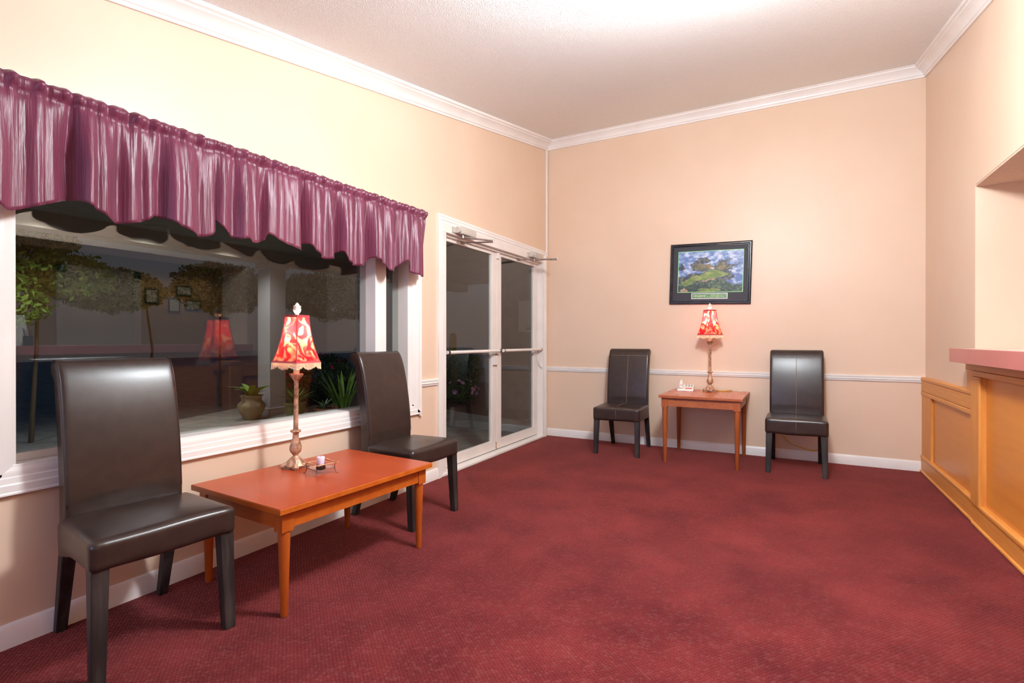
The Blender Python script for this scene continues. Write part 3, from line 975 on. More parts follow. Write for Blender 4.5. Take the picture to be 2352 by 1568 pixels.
# ------------------------------------------------------------------ telephone and cord
ph = empty('telephone', (-0.915, 5.405, 0.638), R(6), label='white corded desk telephone with red label on the side table', cat='telephone')
bd = MB()
bd.loft([[(x, -0.085, 0.0), (x, -0.085, 0.020), (x, 0.085, 0.058), (x, 0.085, 0.0)] for x in (-0.078, 0.078)])
bd.build('body', M_PHONE, ph, bevel=0.006)
hs = MB()
hs.tube([(-0.045, -0.075, 0.060), (-0.045, -0.045, 0.076), (-0.045, 0.0, 0.088), (-0.045, 0.045, 0.094), (-0.045, 0.075, 0.088)], [0.017, 0.019, 0.014, 0.018, 0.017], 12)
hs.tube([(-0.045, -0.055, 0.066), (-0.045, -0.050, 0.036)], [0.02, 0.022], 14).tube([(-0.045, 0.06, 0.088), (-0.045, 0.058, 0.058)], [0.02, 0.022], 14)
hs.build('handset', M_PHONE, ph, smooth=50)
for i in range(3):
    for k in range(2):
        x, y = -0.004 + i * 0.026, 0.01 + k * 0.036
        z = 0.020 + 0.038 * (y + 0.085) / 0.17
        MB().box((x, y, z - 0.004), (x + 0.015, y + 0.02, z + 0.006)).build('key', M_GREY, ph, bevel=0.002)
z = 0.020 + 0.038 * 0.02 / 0.17
lbm = MB().loft([[(x, -0.07, z + 0.0005), (x, -0.07, z + 0.002), (x, -0.045, z + 0.0078), (x, -0.045, z + 0.0063)] for x in (-0.002, 0.062)])
lbm.build('red_label', M_RED, ph)
lampc = [(-0.62, 5.455, 0.642), (-0.585, 5.50, 0.643), (-0.545, 5.53, 0.642), (-0.52, 5.57, 0.643), (-0.50, 5.603, 0.642), (-0.49, 5.615, 0.60), (-0.43, 5.618, 0.47), (-0.392, 5.619, 0.36), (-0.386, 5.616, 0.2)]
MB().tube(spline(lampc, 5), 0.0042, 8).build('lamp_cord', M_YCORD, smooth=180, label='yellow lamp cord trailing off the back of the side table', cat='cord')
cordp = [(-0.07, 5.60, 0.62), (-0.085, 5.612, 0.45), (-0.075, 5.614, 0.30), (-0.05, 5.614, 0.235), (0.02, 5.612, 0.155), (0.11, 5.612, 0.124), (0.19, 5.61, 0.102), (0.255, 5.612, 0.112), (0.275, 5.612, 0.08), (0.272, 5.605, 0.006)]
MB().tube(spline(cordp, 5), 0.0045, 8).build('extension_cord', M_YCORD, smooth=180, label='yellow electric cord hanging behind the chair next to the oak wainscot', cat='cord')

# ------------------------------------------------------------------ framed picture
pic = empty('framed_picture', (-0.7155, YB - 0.001, 1.847), label='framed seaside golf course print with caption plate above the side table', cat='picture')
pic.rotation_euler = (0, R(1.6), 0)
PW, PH_ = 0.796, 0.636
fp = [(0, 0), (0, 0.022), (0.006, 0.030), (0.012, 0.026), (0.020, 0.026), (0.030, 0.018), (0.034, 0.018), (0.034, 0)]     # (inward, depth)
hx, hz = PW / 2, PH_ / 2
rings = []
for sx, sz in ((-1, -1), (1, -1), (1, 1), (-1, 1), (-1, -1)):
    rings.append([(sx * (hx - a), -d, sz * (hz - a)) for a, d in fp])
MB().loft(rings, cap=False).build('frame', M_BLACKFR, pic)
MB().box((-hx + 0.02, -0.012, -hz + 0.02), (hx - 0.02, -0.004, hz - 0.02)).build('mat_board', M_MAT, pic)
px0, px1, pz0, pz1 = -0.312, 0.316, -0.190, 0.232
MB().box((px0 - 0.006, -0.0135, pz0 - 0.006), (px1 + 0.006, -0.0118, pz1 + 0.006)).build('print_border', M_GREENLINE, pic)


def fbm(w, h, cells, octs, seed, sx=1.0):
    """value noise on a w x h raster, 0..1"""
    rng = np.random.default_rng(seed)
    out, amp, tot = np.zeros((h, w)), 1.0, 0.0
    for o in range(octs):
        n = cells * 2 ** o
        nx, ny = max(2, int(n / sx)), max(2, int(n * h / w))
        g = rng.random((ny + 2, nx + 2))
        ys, xs = np.linspace(0, ny - 0.001, h), np.linspace(0, nx - 0.001, w)
        yi, xi = ys.astype(int), xs.astype(int)
        fy, fx = (ys - yi)[:, None], (xs - xi)[None, :]
        fy, fx = fy * fy * (3 - 2 * fy), fx * fx * (3 - 2 * fx)
        v = (g[yi][:, xi] * (1 - fx) + g[yi][:, xi + 1] * fx) * (1 - fy) + (g[yi + 1][:, xi] * (1 - fx) + g[yi + 1][:, xi + 1] * fx) * fy
        out += amp * v
        tot += amp
        amp *= 0.55
    return out / tot


def print_mesh():
    """the flat seaside print: a fine raster of coloured cells"""
    W, H = 168, 112
    U_, V_ = np.meshgrid((np.arange(W) + 0.5) / W, (np.arange(H) + 0.5) / H)
    n1, n2, n3 = fbm(W, H, 9, 4, 1), fbm(W, H, 9, 4, 2), fbm(W, H, 34, 3, 3, 2.0)
    n4, n5 = fbm(W, H, 44, 2, 4), fbm(W, H, 14, 4, 5)
    u, v = U_ + (n1 - 0.5) * 0.15, V_ + (n2 - 0.5) * 0.15

    def c(*rgb):
        return np.array(rgb, float)[None, None, :]

    def mixc(a, b, t):
        t = np.clip(t, 0, 1)[..., None]
        return a * (1 - t) + b * t

    def inside(pts):
        r = np.zeros(u.shape, bool)
        for i in range(len(pts)):
            (x0, y0), (x1, y1) = pts[i - 1], pts[i]
            k = (y0 > v) != (y1 > v)
            r ^= k & (u < (x1 - x0) * (v - y0) / (y1 - y0 + 1e-9) + x0)
        return r
    foam = np.clip((0.6 * n3 + 0.4 * n5 - 0.40 + 0.16 * (0.35 - V_)) * 3.4, 0, 1)
    img = mixc(c(92, 120, 178) + (V_[..., None] * -12), c(198, 208, 228), foam)
    rock = mixc(c(38, 50, 64), c(112, 108, 104), (n4 - 0.3) * 2.2)
    out = mixc(c(70, 84, 58), c(146, 116, 86), (n5 * 0.6 + n4 * 0.4 - 0.38) * 3.2)
    grass = mixc(c(92, 116, 56), c(138, 150, 82), (n3 - 0.35) * 2.4)
    dune = mixc(c(150, 122, 104), c(184, 158, 138), (n4 - 0.3) * 2)
    scrub = mixc(c(26, 44, 44), c(92, 114, 82), (n4 * 0.6 + n5 * 0.4 - 0.36) * 3.0)
    layers = [
        ([(.22, .34), (.32, .17), (.47, .16), (.50, .27), (.40, .31), (.54, .38), (.50, .47), (.40, .51), (.27, .47)], rock),
        ([(.55, .42), (.62, .26), (.72, .22), (.83, .17), (.79, .28), (.94, .33), (.85, .40), (.90, .47), (.74, .54), (.58, .53)], rock),
        ([(.0, .44), (.05, .30), (.13, .34), (.15, .45), (.03, .50)], rock),
        ([(.25, .43), (.34, .33), (.50, .33), (.55, .42), (.46, .46), (.34, .47)], out),
        ([(.58, .36), (.66, .28), (.78, .26), (.74, .37), (.86, .42), (.70, .49), (.56, .46)], out),
        ([(-.1, .64), (.08, .60), (.22, .54), (.42, .51), (.56, .45), (.70, .50), (.85, .55), (.88, .66), (.76, .76), (.90, .82), (1.1, .80), (1.1, 1.1), (-.1, 1.1)], rock),
        ([(.04, .76), (.20, .62), (.40, .54), (.55, .46), (.66, .50), (.80, .59), (.68, .66), (.50, .62), (.36, .70), (.26, .78), (.20, .87), (.08, .84)], grass),
        ([(.34, .74), (.46, .65), (.60, .62), (.57, .70), (.44, .77)], dune),
        ([(.24, .81), (.38, .73), (.52, .67), (.66, .69), (.78, .77), (.96, .85), (1.1, .86), (1.1, 1.1), (.2, 1.1), (.08, .92)], scrub),
        ([(-.1, .82), (.10, .86), (.22, .90), (.44, .94), (.60, 1.1), (-.1, 1.1)], scrub),
        ([(.01, .93), (.12, .90), (.17, .97), (.03, 1.02)], dune),
        ([(.34, .94), (.46, .91), (.68, .97), (.64, 1.03), (.40, 1.03)], grass),
        ([(.50, .415), (.545, .41), (.55, .45), (.505, .455)], dune * 1.2),
    ]
    for pts, colr in layers:
        img = np.where(inside(pts)[..., None], colr, img)
    lin = np.clip(img, 0, 255) / 255
    lin = np.where(lin <= 0.04045, lin / 12.92, ((lin + 0.055) / 1.055) ** 2.4)
    xs, zs = np.linspace(px0, px1, W + 1), np.linspace(pz1, pz0, H + 1)
    vs = [(x, -0.0142, z) for z in zs for x in xs]
    fs = [(r * (W + 1) + k, (r + 1) * (W + 1) + k, (r + 1) * (W + 1) + k + 1, r * (W + 1) + k + 1) for r in range(H) for k in range(W)]
    me = bpy.data.meshes.new('print')
    me.from_pydata(vs, [], fs)
    at = me.color_attributes.new('ink', 'FLOAT_COLOR', 'CORNER')
    d = np.ones((W * H, 4, 4))
    d[:, :, :3] = lin.reshape(-1, 1, 3)
    at.data.foreach_set('color', d.ravel())
    m = bpy.data.materials.new('printed_seaside_view')
    m.use_nodes = True
    N, L = m.node_tree.nodes, m.node_tree.links
    ca = N.new('ShaderNodeVertexColor')
    ca.layer_name = 'ink'
    L.new(ca.outputs[0], N['Principled BSDF'].inputs['Base Color'])
    N['Principled BSDF'].inputs['Roughness'].default_value = 0.45
    me.materials.append(m)
    o = bpy.data.objects.new('print', me)
    COL.objects.link(o)
    o.parent = pic


print_mesh()
cx0, cx1, cz0, cz1 = -0.174, 0.180, -0.264, -0.204
M_PLATE_W = pm('caption_white_edge', (232, 228, 240), (240, 236, 246), 10, rough=0.4)
M_PLATE_G = pm('caption_green', (70, 132, 92), (120, 160, 112), 10, (4, 1, 1), rough=0.4)
M_LET = pm('caption_letters', (244, 226, 176), (250, 236, 196), 10, rough=0.5)
cp = MB().box((cx0, -0.0140, cz0), (cx1, -0.0115, cz1)).build('caption_plate', M_PLATE_W, pic)
MB().box((cx0 + 0.006, -0.0146, cz0 + 0.006), (cx1 - 0.006, -0.0139, cz1 - 0.006)).build('caption_field', M_PLATE_G, cp)


def text(s, size, loc, parent, mat):
    cu = bpy.data.curves.new('lettering', 'FONT')
    cu.body, cu.size, cu.align_x, cu.align_y = s, size, 'LEFT', 'CENTER'
    cu.extrude = 0.0002
    o = bpy.data.objects.new('lettering', cu)
    COL.objects.link(o)
    bpy.context.view_layer.update()
    me = bpy.data.meshes.new_from_object(o.evaluated_get(bpy.context.evaluated_depsgraph_get()))
    bpy.data.objects.remove(o)
    me.materials.clear()
    me.materials.append(mat)
    n = bpy.data.objects.new('lettering', me)
    COL.objects.link(n)
    n.parent = parent
    n.location = loc
    n.rotation_euler = (R(90), 0, 0)
    return n


text('CHALLENGE', 0.0225, (cx0 + 0.018, -0.0150, -0.234), cp, M_LET)
text('The harder the course,', 0.0135, (cx0 + 0.186, -0.0150, -0.225), cp, M_LET)
text('the more rewarding the triumph.', 0.0118, (cx0 + 0.160, -0.0150, -0.243), cp, M_LET)

# ------------------------------------------------------------------ office behind the reception opening
M_OFF = pm('tan_office_paint', (206, 160, 104), (214, 170, 114), 2, rough=0.6)
M_OFFCEIL = pm('office_ceiling_paint', (226, 220, 214), (234, 228, 222), 60, rough=0.9)
mb = MB().box((3.5, Y0, -0.1), (3.62, 6.42, 2.6)).box((XR + 0.55, 6.3, -0.1), (3.62, 6.42, 2.6)).box((XR + 0.12, -0.2, -0.1), (3.62, -0.08, 2.6)).box((XR + 0.5, YB, -0.1), (XR + 0.62, 6.42, 2.6))
mb.build('wall_office', M_OFF, kind='structure', label='tan wall of the office behind the reception opening', cat='wall')
MB().box((XR + 0.5, -0.2, 2.42), (3.62, 6.42, 2.52)).build('ceiling_office', M_OFFCEIL, kind='structure', label='office ceiling with round recessed lights', cat='ceiling')
d2 = empty('door_2', (3.5, 3.65, 0), kind='structure', label='white panel door in the tan office wall', cat='door')
wpart('casing', MB().box((3.47, 3.13, 0), (3.505, 3.24, 2.2)).box((3.47, 4.06, 0), (3.505, 4.17, 2.2)).box((3.47, 3.13, 2.09), (3.505, 4.17, 2.2)), M_WHITE, d2, bevel=0.004)
wpart('door_leaf', MB().box((3.485, 3.24, 0), (3.505, 4.06, 2.09)), M_WHITE, d2)
M_PAPER = pm('certificate_paper', (236, 232, 222), (222, 214, 200), 40, rough=0.7)
LEN = bright_mat('lit_ceiling_lens', (255, 244, 226), 9.0)
for (y0, z1, y1, z0), what in (((4.225, 1.969, 4.424, 1.73), 'tall'), ((4.567, 1.838, 4.747, 1.607), 'tall'), ((4.687, 2.054, 4.935, 1.887), 'wide'), ((4.83, 1.828, 5.086, 1.653), 'wide')):
    lab = {(4.225): 'black framed upright certificate hanging nearest the white office door', (4.567): 'black framed upright certificate below the wide ones on the office wall',
           (4.687): 'topmost black framed wide certificate on the tan office wall', (4.83): 'lower black framed wide certificate on the tan office wall'}[y0]
    c = empty('framed_certificate', (3.5, (y0 + y1) / 2, (z0 + z1) / 2), label=lab, cat='certificate', group='framed certificates on the office wall')
    wpart('frame', MB().box((3.482, y0, z0), (3.501, y1, z1)), M_BLACKFR, c, bevel=0.004)
    wpart('paper', MB().box((3.479, y0 + 0.022, z0 + 0.022), (3.483, y1 - 0.022, z1 - 0.022)), M_PAPER, c)
rbd = empty('notice_board', (3.5, 6.0, 1.74), label='red notice board on the tan office wall', cat='notice board')
wpart('board', MB().box((3.48, 5.80, 1.536), (3.501, 6.20, 1.937)), pm('red_felt', (190, 44, 36), (204, 60, 48), 40, rough=0.9), rbd, bevel=0.004)
wpart('card', MB().box((3.476, 5.87, 1.66), (3.481, 6.0, 1.8)), M_PAPER, rbd)
for i, (x, y) in enumerate(((2.65, 2.60), (2.98, 3.36), (3.0, 4.28), (3.05, 4.97))):
    c = empty('ceiling_light', (x, y, 2.42), label='round recessed light in the office ceiling', cat='light', group='recessed lights in the office ceiling')
    MB().lathe([(0.075, 0.002), (0.098, 0.002), (0.098, -0.008), (0.080, -0.010), (0.075, -0.004)], 28).build('ring', M_WHITE, c, smooth=40)
    MB().lathe([(0.002, -0.004), (0.078, -0.004), (0.078, 0.001), (0.002, 0.001)], 28).build('lens', LEN, c)
    s = point('recessed_lamp_offscreen', (x, y, 2.40), 26, (1.0, 0.84, 0.64), 0.07, 'SPOT')
    s.data.spot_size, s.data.spot_blend = R(150), 0.6
pc = empty('pen_cup', (1.16, 2.09, 1.0995), label='dark mesh pen cup with pens on the reception countertop', cat='pen cup')
MB().lathe([(0.036, 0), (0.038, 0.002), (0.038, 0.095), (0.034, 0.095), (0.033, 0.006)], 20).build('cup', M_DARK, pc, smooth=50)
for i in range(6):
    a = i * 1.05
    MB().tube([(0.012 * math.cos(a), 0.012 * math.sin(a), 0.01), (0.038 * math.cos(a), 0.038 * math.sin(a), 0.15 + 0.01 * (i % 3))], 0.004, 6).build('pen', M_VAL if i % 2 else M_GREY, pc)
bh = empty('brochure_stand', (1.30, 2.03, 1.0995), label='white brochure stand beside the pen cup on the countertop', cat='stand')
wpart('back_panel', MB().loft([[(x0, 1.92, 1.0995), (x0, 2.14, 1.0995), (x0 + 0.06, 2.12, 1.40), (x0 + 0.06, 1.94, 1.40)] for x0 in (1.27, 1.276)]), M_PAPER, bh)
wpart('foot', MB().box((1.22, 1.93, 1.0995), (1.36, 2.13, 1.105)), M_PAPER, bh)

# ------------------------------------------------------------------ outside
M_ASPH = pm('grey_asphalt', (94, 94, 97), (112, 112, 114), 2.5, (1, 3, 1), rough=0.9, bump=0.4, bscale=120)
M_CONC = pm('grey_concrete', (138, 134, 128), (158, 154, 148), 5, rough=0.9, bump=0.3, bscale=80)
M_MULCH = pm('brown_mulch', (62, 38, 28), (92, 58, 42), 30, rough=1.0, bump=1.0, bscale=60, bdist=0.02)
M_SOF = pm('porch_soffit_paint', (170, 160, 150), (178, 168, 158), 2, rough=0.8)
M_COLM = pm('pale_grey_column_paint', (176, 174, 180), (186, 184, 190), 2, rough=0.6)
M_BRICK = pm('dark_stucco', (98, 84, 78), (112, 96, 88), 6, rough=0.9)
MB().box((-40, -25, -0.3), (XL - T, 40, -0.14)).build('ground', M_ASPH, kind='structure', label='grey asphalt drive outside the window', cat='ground')
pv = MB()
pl = [(XL - T, 6.55), (-4.6, 7.0), (-6.2, 7.6), (-8.6, 7.6), (-8.62, 5.7), (-8.1, 4.3), (-7.6, 3.7), (-6.9, 3.4), (-4.0, 3.3), (XL - T, 3.25)]
pv.loft([[(x, y, z) for x, y in pl] for z in (-0.2, -0.05)])
pv.build('pavement', M_CONC, kind='structure', label='grey concrete walk outside the entrance', cat='pavement')
bedm = MB().loft([[(x, y, z) for x, y in ((-3.0, 7.0), (-4.6, 7.01), (-6.2, 7.61), (-9.0, 7.61), (-9.6, 9.0), (-8.5, 12.5), (-3.0, 12.5))] for z in (-0.2, -0.06)])
bedm.build('planting_bed', M_MULCH, kind='structure', label='mulched planting bed outside the doors', cat='flower bed')
bed2 = MB().loft([[(x, y, z) for x, y in ((-7.2, 5.75), (-8.55, 5.75), (-8.55, 7.58), (-6.3, 7.55), (-6.1, 6.2))] for z in (-0.06, -0.03)])
bed2.build('planting_bed', M_MULCH, kind='structure', label='mulched planting bed round the red roses', cat='flower bed')
MB().box((-7.6, -6, 2.585), (XL - T + 0.001, 11, 2.7)).build('porch_ceiling', M_SOF, kind='structure', label='pale porch soffit outside the window', cat='ceiling')
MB().box((-7.57, -6, 2.40), (-7.27, 11, 2.588)).build('porch_beam', M_SOF, kind='structure', label='pale beam along the porch edge', cat='beam')
pcx = empty('porch_column', (-7.42, 5.43, -0.05), label='square pale porch column beside the potted plants', cat='column')
MB().box((-0.15, -0.15, 0), (0.15, 0.15, 2.46)).build('shaft', M_COLM, pcx, bevel=0.01)
MB().box((-0.18, -0.18, 0), (0.18, 0.18, 0.12)).build('plinth', M_COLM, pcx, bevel=0.01)
MB().box((-0.18, -0.18, 2.36), (0.18, 0.18, 2.452)).build('capital', M_COLM, pcx, bevel=0.01)
PLEN = bright_mat('dim_porch_lens', (214, 214, 206), 0.22)
for x, y in ((-7.0, 1.35), (-7.0, 2.42), (-7.0, 3.5), (-7.0, 4.58)):
    c = empty('porch_light', (x, y, 2.585), label='round light set in the porch soffit', cat='light', group='round porch lights')
    MB().lathe([(0.10, 0.003), (0.125, 0.003), (0.122, -0.008), (0.10, -0.006)], 24).build('ring', M_SOF, c, smooth=40)
    MB().lathe([(0.002, -0.003), (0.105, -0.003), (0.105, 0.002), (0.002, 0.002)], 24).build('lens', PLEN, c)
    s = point('porch_lamp_offscreen' if y < 2 else 'porch_lamp', (x, y, 2.56), 55, (1.0, 0.96, 0.9), 0.09, 'SPOT')
    s.data.spot_size, s.data.spot_blend = R(140), 0.7

M_LEAF = pm('green_hedge_leaves', (58, 92, 40), (112, 142, 66), 3, rough=0.5, lo=0.3, hi=0.7)
M_LEAF2 = pm('dark_rose_leaves', (40, 66, 34), (84, 106, 56), 4, rough=0.5, lo=0.3, hi=0.7)
M_LEAF3 = pm('fresh_green_leaves', (92, 132, 52), (142, 176, 80), 6, rough=0.45, lo=0.3, hi=0.7)
M_BARK = pm('grey_brown_bark', (70, 58, 48), (92, 78, 64), 10, (1, 1, .2), rough=0.9)
M_ROSE = pm('crimson_petals', (176, 24, 62), (214, 50, 92), 20, rough=0.6)
M_PINK = pm('pink_petals', (206, 130, 176), (226, 160, 196), 20, rough=0.6)


def foliage(c, rad, n, size, seed, top=0.0):
    """leaf quads scattered through an ellipsoid, denser near its skin"""
    rng = np.random.default_rng(seed)
    d = rng.normal(size=(n, 3))
    d /= np.linalg.norm(d, axis=1)[:, None]
    lump = 1 + 0.10 * np.sin(d[:, 0] * 7 + seed) * np.cos(d[:, 1] * 6) + 0.07 * np.sin(d[:, 2] * 11 + d[:, 1] * 9)
    rr = rng.uniform(0.62, 1.0, n) ** 0.6 * lump
    P = np.array(c) + d * rr[:, None] * np.array(rad)
    a = rng.normal(size=(n, 3))
    a /= np.linalg.norm(a, axis=1)[:, None]
    b = np.cross(a, rng.normal(size=(n, 3)))
    b /= np.linalg.norm(b, axis=1)[:, None]
    s = size * rng.uniform(0.7, 1.3, n)[:, None]
    V = np.stack([P - a * s, P + b * s * 0.42, P + a * s, P - b * s * 0.42], 1).reshape(-1, 3)
    F = np.arange(4 * n).reshape(-1, 4)
    return V.tolist(), F.tolist()


def shrub(name, label, c, rad, n, size, seed, mat, cat='hedge', group=None, stems=4, extra=()):
    t = empty(name, (c[0], c[1], -0.1), label=label, cat=cat, group=group)
    f = MB()
    for cc, rr, nn in [(c, rad, n)] + list(extra):
        V, F = foliage(cc, rr, nn, size, seed)
        f.add(V, F)
        seed += 1
    me = bpy.data.meshes.new('foliage')
    me.from_pydata(f.v, [], f.f)
    me.materials.append(mat)
    o = bpy.data.objects.new('foliage', me)
    COL.objects.link(o)
    o.parent = t
    o.matrix_parent_inverse = Matrix.Translation(-t.location)
    o['kind'] = 'stuff'
    rng = random.Random(seed)
    for i in range(stems):
        x, y = c[0] + rng.uniform(-.5, .5) * rad[0], c[1] + rng.uniform(-.7, .7) * rad[1]
        wpart('stem', MB().tube([(c[0] + (x - c[0]) * 0.7, c[1] + (y - c[1]) * 0.8, -0.16), (x, y, c[2] * 0.5), (x + rng.uniform(-.1, .1), y + rng.uniform(-.1, .1), c[2])], [0.03, 0.022, 0.012], 6), M_BARK, t, smooth=60)
    return t


shrub('hedge', 'clipped green hedge crown standing beyond the drive next to the leafy tree', (-9.7, 4.15, 1.98), (0.55, 0.80, 0.36), 6500, 0.04, 1, M_LEAF, stems=1, group='hedges beyond the drive')
shrub('hedge', 'rounded green hedge crown behind the porch column', (-9.7, 6.0, 2.16), (0.55, 0.88, 0.50), 7500, 0.04, 2, M_LEAF, stems=1, group='hedges beyond the drive')
shrub('hedge', 'long green hedge crown behind the red rose bush', (-9.7, 8.7, 2.2), (0.55, 1.5, 0.55), 8500, 0.045, 3, M_LEAF, stems=1, group='hedges beyond the drive')
shrub('leafy_tree', 'loose leafy young tree beside the clipped hedge', (-8.3, 2.45, 2.15), (0.5, 0.55, 0.45), 2600, 0.05, 4, M_LEAF3, cat='tree', stems=2, extra=[((-8.3, 3.1, 2.0), (0.4, 0.5, 0.3), 1100), ((-8.4, 2.9, 2.45), (0.25, 0.35, 0.18), 500), ((-8.3, 2.4, 1.6), (0.5, 0.5, 0.3), 900)])
# red rose bush
rb = shrub('rose_bush', 'dark leaved rose bush with crimson flowers beside the porch column', (-8.0, 6.85, 0.42), (0.55, 0.85, 0.46), 6500, 0.032, 5, M_LEAF2, cat='bush')
fl = MB()
for k in range(7):
    a = k * 2 * math.pi / 7
    fl.add([(0, 0, 0), (0.032 * math.cos(a - .45), 0.032 * math.sin(a - .45), 0.014), (0.042 * math.cos(a), 0.042 * math.sin(a), 0.008), (0.032 * math.cos(a + .45), 0.032 * math.sin(a + .45), 0.014)], [(0, 1, 2, 3)])
for k in range(5):
    a = k * 2 * math.pi / 5 + .3
    fl.add([(0, 0, 0), (0.016 * math.cos(a - .6), 0.016 * math.sin(a - .6), 0.026), (0.012 * math.cos(a), 0.012 * math.sin(a), 0.034), (0.016 * math.cos(a + .6), 0.016 * math.sin(a + .6), 0.026)], [(0, 1, 2, 3)])
rose_me = fl.mesh('flower')
rose_me.materials.append(M_ROSE)
pink_me = rose_me.copy()
pink_me.materials.clear()
pink_me.materials.append(M_PINK)


def flowers(t, me, c, rad, n, seed, s=1.0):
    rng = random.Random(seed)
    for i in range(n):
        a, e = rng.uniform(-2.2, 1.2), rng.uniform(-0.15, 1.2)
        d = Vector((math.cos(a) * math.cos(e), math.sin(a) * math.cos(e), math.sin(e)))
        o = bpy.data.objects.new('flower', me)
        COL.objects.link(o)
        o.parent = t
        o.matrix_parent_inverse = Matrix.Translation(-t.location)
        o.location = Vector(c) + Vector([d[q] * rad[q] * rng.uniform(0.98, 1.1) for q in range(3)])
        o.rotation_euler = d.to_track_quat('Z', 'Y').to_euler()
        k = s * rng.uniform(0.8, 1.35)
        o.scale = (k, k, k)


flowers(rb, rose_me, (-8.0, 6.85, 0.42), (0.55, 0.85, 0.46), 34, 8)


def strap_leaf(length, width, arch, n=6):
    mb = MB()
    vs, fs = [], []
    for i in range(n + 1):
        t = i / n
        wd = width * (0.55 + 0.9 * t) * (1 - t ** 3) + 0.001
        x = arch * t * t * length
        z = length * (t - 0.32 * arch * t * t)
        vs += [(x, -wd / 2, z + 0.12 * wd), (x, 0, z), (x, wd / 2, z + 0.12 * wd)]
    for i in range(n):
        for k in range(2):
            a = i * 3 + k
            fs.append((a, a + 1, a + 4, a + 3))
    mb.add(vs, fs)
    return mb.mesh('leaf')


def clump(t, base, metas, mat, n, seed, zs=1.0):
    rng = random.Random(seed)
    mes = []
    for mm in metas:
        me = strap_leaf(*mm)
        me.materials.append(mat)
        mes.append(me)
    for i in range(n):
        o = bpy.data.objects.new('leaf', mes[i % len(mes)])
        COL.objects.link(o)
        o.parent = t
        a = i * 2.4 + rng.uniform(-.3, .3)
        r = rng.uniform(0.01, 0.06) * zs
        o.location = (base[0] + r * math.cos(a), base[1] + r * math.sin(a), base[2])
        o.rotation_euler = (0, rng.uniform(0.0, 0.35), a)
        k = rng.uniform(0.75, 1.15)
        o.scale = (k, k, k)


ag = empty('strap_leaf_plant', (-6.85, 6.4, -0.05), label='tall plant of broad bright green strap leaves beside the rose bush', cat='plant')
clump(ag, (0, 0, 0), [(0.80, 0.07, 0.15), (0.68, 0.065, 0.3), (0.56, 0.07, 0.5)], M_LEAF3, 26, 3, 2.2)
M_URN = pm('buff_stoneware', (150, 132, 106), (172, 154, 126), 5, rough=0.7, bump=0.3, bscale=20)
M_GPOT = pm('olive_green_glaze', (112, 126, 84), (124, 138, 94), 4, rough=0.5)
M_TERRA = pm('terracotta', (150, 88, 58), (168, 102, 68), 6, rough=0.8)
M_SOIL = pm('dark_potting_soil', (44, 32, 24), (62, 46, 36), 40, rough=1.0, bump=0.6, bscale=60)


def pot(name, label, loc, prof, mat, soil_z, soil_r):
    t = empty(name, loc, label=label, cat='potted plant')
    p = MB().lathe(prof, 30).build('pot', mat, t, smooth=45)
    MB().lathe([(0.002, soil_z - 0.02), (soil_r, soil_z - 0.02), (soil_r, soil_z), (0.002, soil_z + 0.01)], 20).build('soil', M_SOIL, t)
    return t


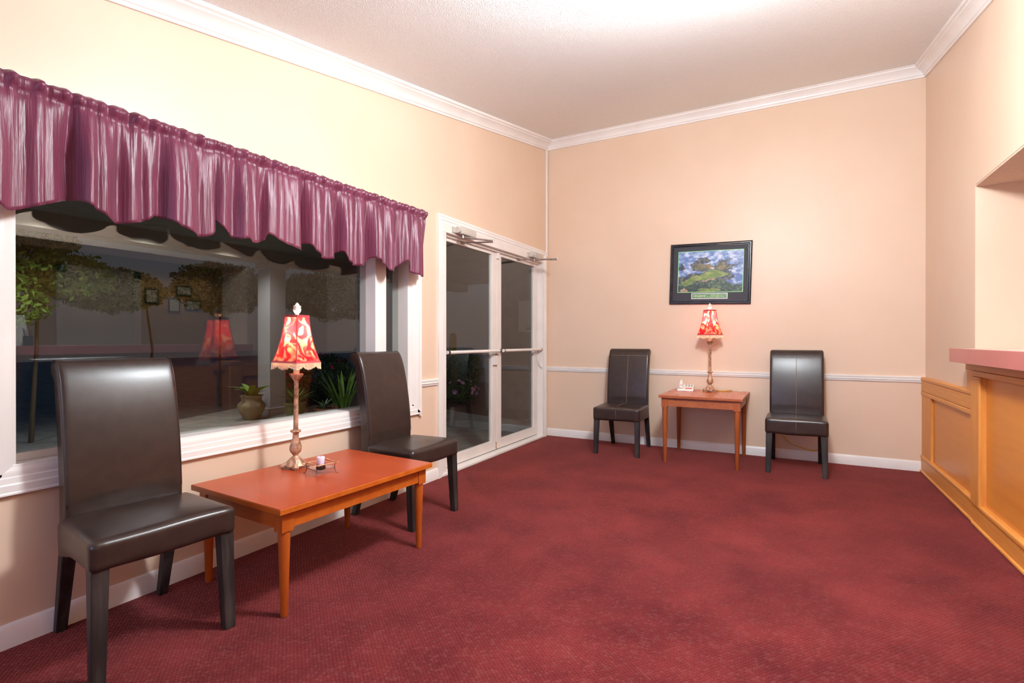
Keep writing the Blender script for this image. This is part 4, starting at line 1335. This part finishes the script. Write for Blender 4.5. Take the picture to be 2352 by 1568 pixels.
u = pot('potted_plant', 'broad leaved plant in a buff stoneware urn by the porch column', (-7.2, 4.92, -0.05),
        [(0.10, 0), (0.105, 0.01), (0.155, 0.09), (0.198, 0.19), (0.19, 0.235), (0.15, 0.275), (0.138, 0.30), (0.150, 0.345), (0.168, 0.362), (0.158, 0.366), (0.14, 0.345), (0.125, 0.30)], M_URN, 0.335, 0.138)
clump(u, (0, 0, 0.335), [(0.22, 0.085, 0.8), (0.26, 0.095, 0.6), (0.28, 0.08, 0.95)], M_LEAF3, 26, 9, 1.6)
g = pot('potted_plant', 'spiky fern in an olive green pot by the porch column', (-6.74, 5.34, -0.05),
        [(0.115, 0), (0.12, 0.006), (0.150, 0.20), (0.162, 0.203), (0.164, 0.235), (0.15, 0.237), (0.14, 0.20)], M_GPOT, 0.215, 0.145)
clump(g, (0, 0, 0.215), [(0.26, 0.022, 0.9), (0.30, 0.024, 0.6), (0.24, 0.02, 0.9)], M_LEAF, 44, 12, 1.3)
tr = pot('potted_plant', 'thin grey green leaves in a low terracotta planter', (-6.42, 5.66, -0.05),
         [(0.13, 0), (0.135, 0.006), (0.175, 0.11), (0.185, 0.112), (0.185, 0.14), (0.17, 0.14), (0.165, 0.11)], M_TERRA, 0.125, 0.166)
clump(tr, (-0.02, -0.02, 0.125), [(0.24, 0.03, 0.7), (0.20, 0.026, 1.2)], pm('grey_green_leaves', (110, 136, 104), (136, 160, 124), 6, rough=0.5), 16, 14, 1.2)
# outside the doors
rs = shrub('round_shrub', 'round clipped shrub outside the glass doors', (-6.05, 9.0, 0.5), (0.40, 0.44, 0.42), 3200, 0.03, 21, M_LEAF2, cat='bush')
ps = shrub('flowering_shrub', 'low shrub with pink flowers outside the glass doors', (-5.5, 8.05, 0.18), (0.30, 0.40, 0.20), 2200, 0.03, 23, M_LEAF2, cat='bush', stems=3)
flowers(ps, pink_me, (-5.5, 8.05, 0.18), (0.30, 0.40, 0.22), 12, 6, 0.9)
bo = empty('bollard', (-7.0, 9.95, -0.14), label='yellow round-topped safety bollard beyond the round shrub', cat='bollard')
MB().lathe([(0.085, 0), (0.085, 1.38), (0.078, 1.42), (0.058, 1.452), (0.03, 1.468), (0.002, 1.472)], 20).build('post', pm('yellow_safety_paint', (212, 178, 24), (226, 192, 40), 6, rough=0.5), bo, smooth=40)
MB().lathe([(0.15, 0.0), (0.15, 0.02), (0.09, 0.03)], 20).build('collar', M_CONC, bo, smooth=40)
MB().box((-4.6, 7.9, -0.14), (XL - T, 8.05, 2.6)).build('wall_porch', M_BRICK, kind='structure', label='dark stucco wing wall of the porch', cat='wall')
sb = empty('wall_box', (-4.0, 7.9, 1.55), label='white metal box screwed to the porch wing wall', cat='box')
wpart('cabinet', MB().box((-4.12, 7.83, 1.30), (-3.72, 7.902, 1.84)), M_METAL_WHITE, sb, bevel=0.006)
wpart('latch', MB().box((-3.96, 7.822, 1.33), (-3.88, 7.832, 1.37)), M_STEEL, sb, bevel=0.002)
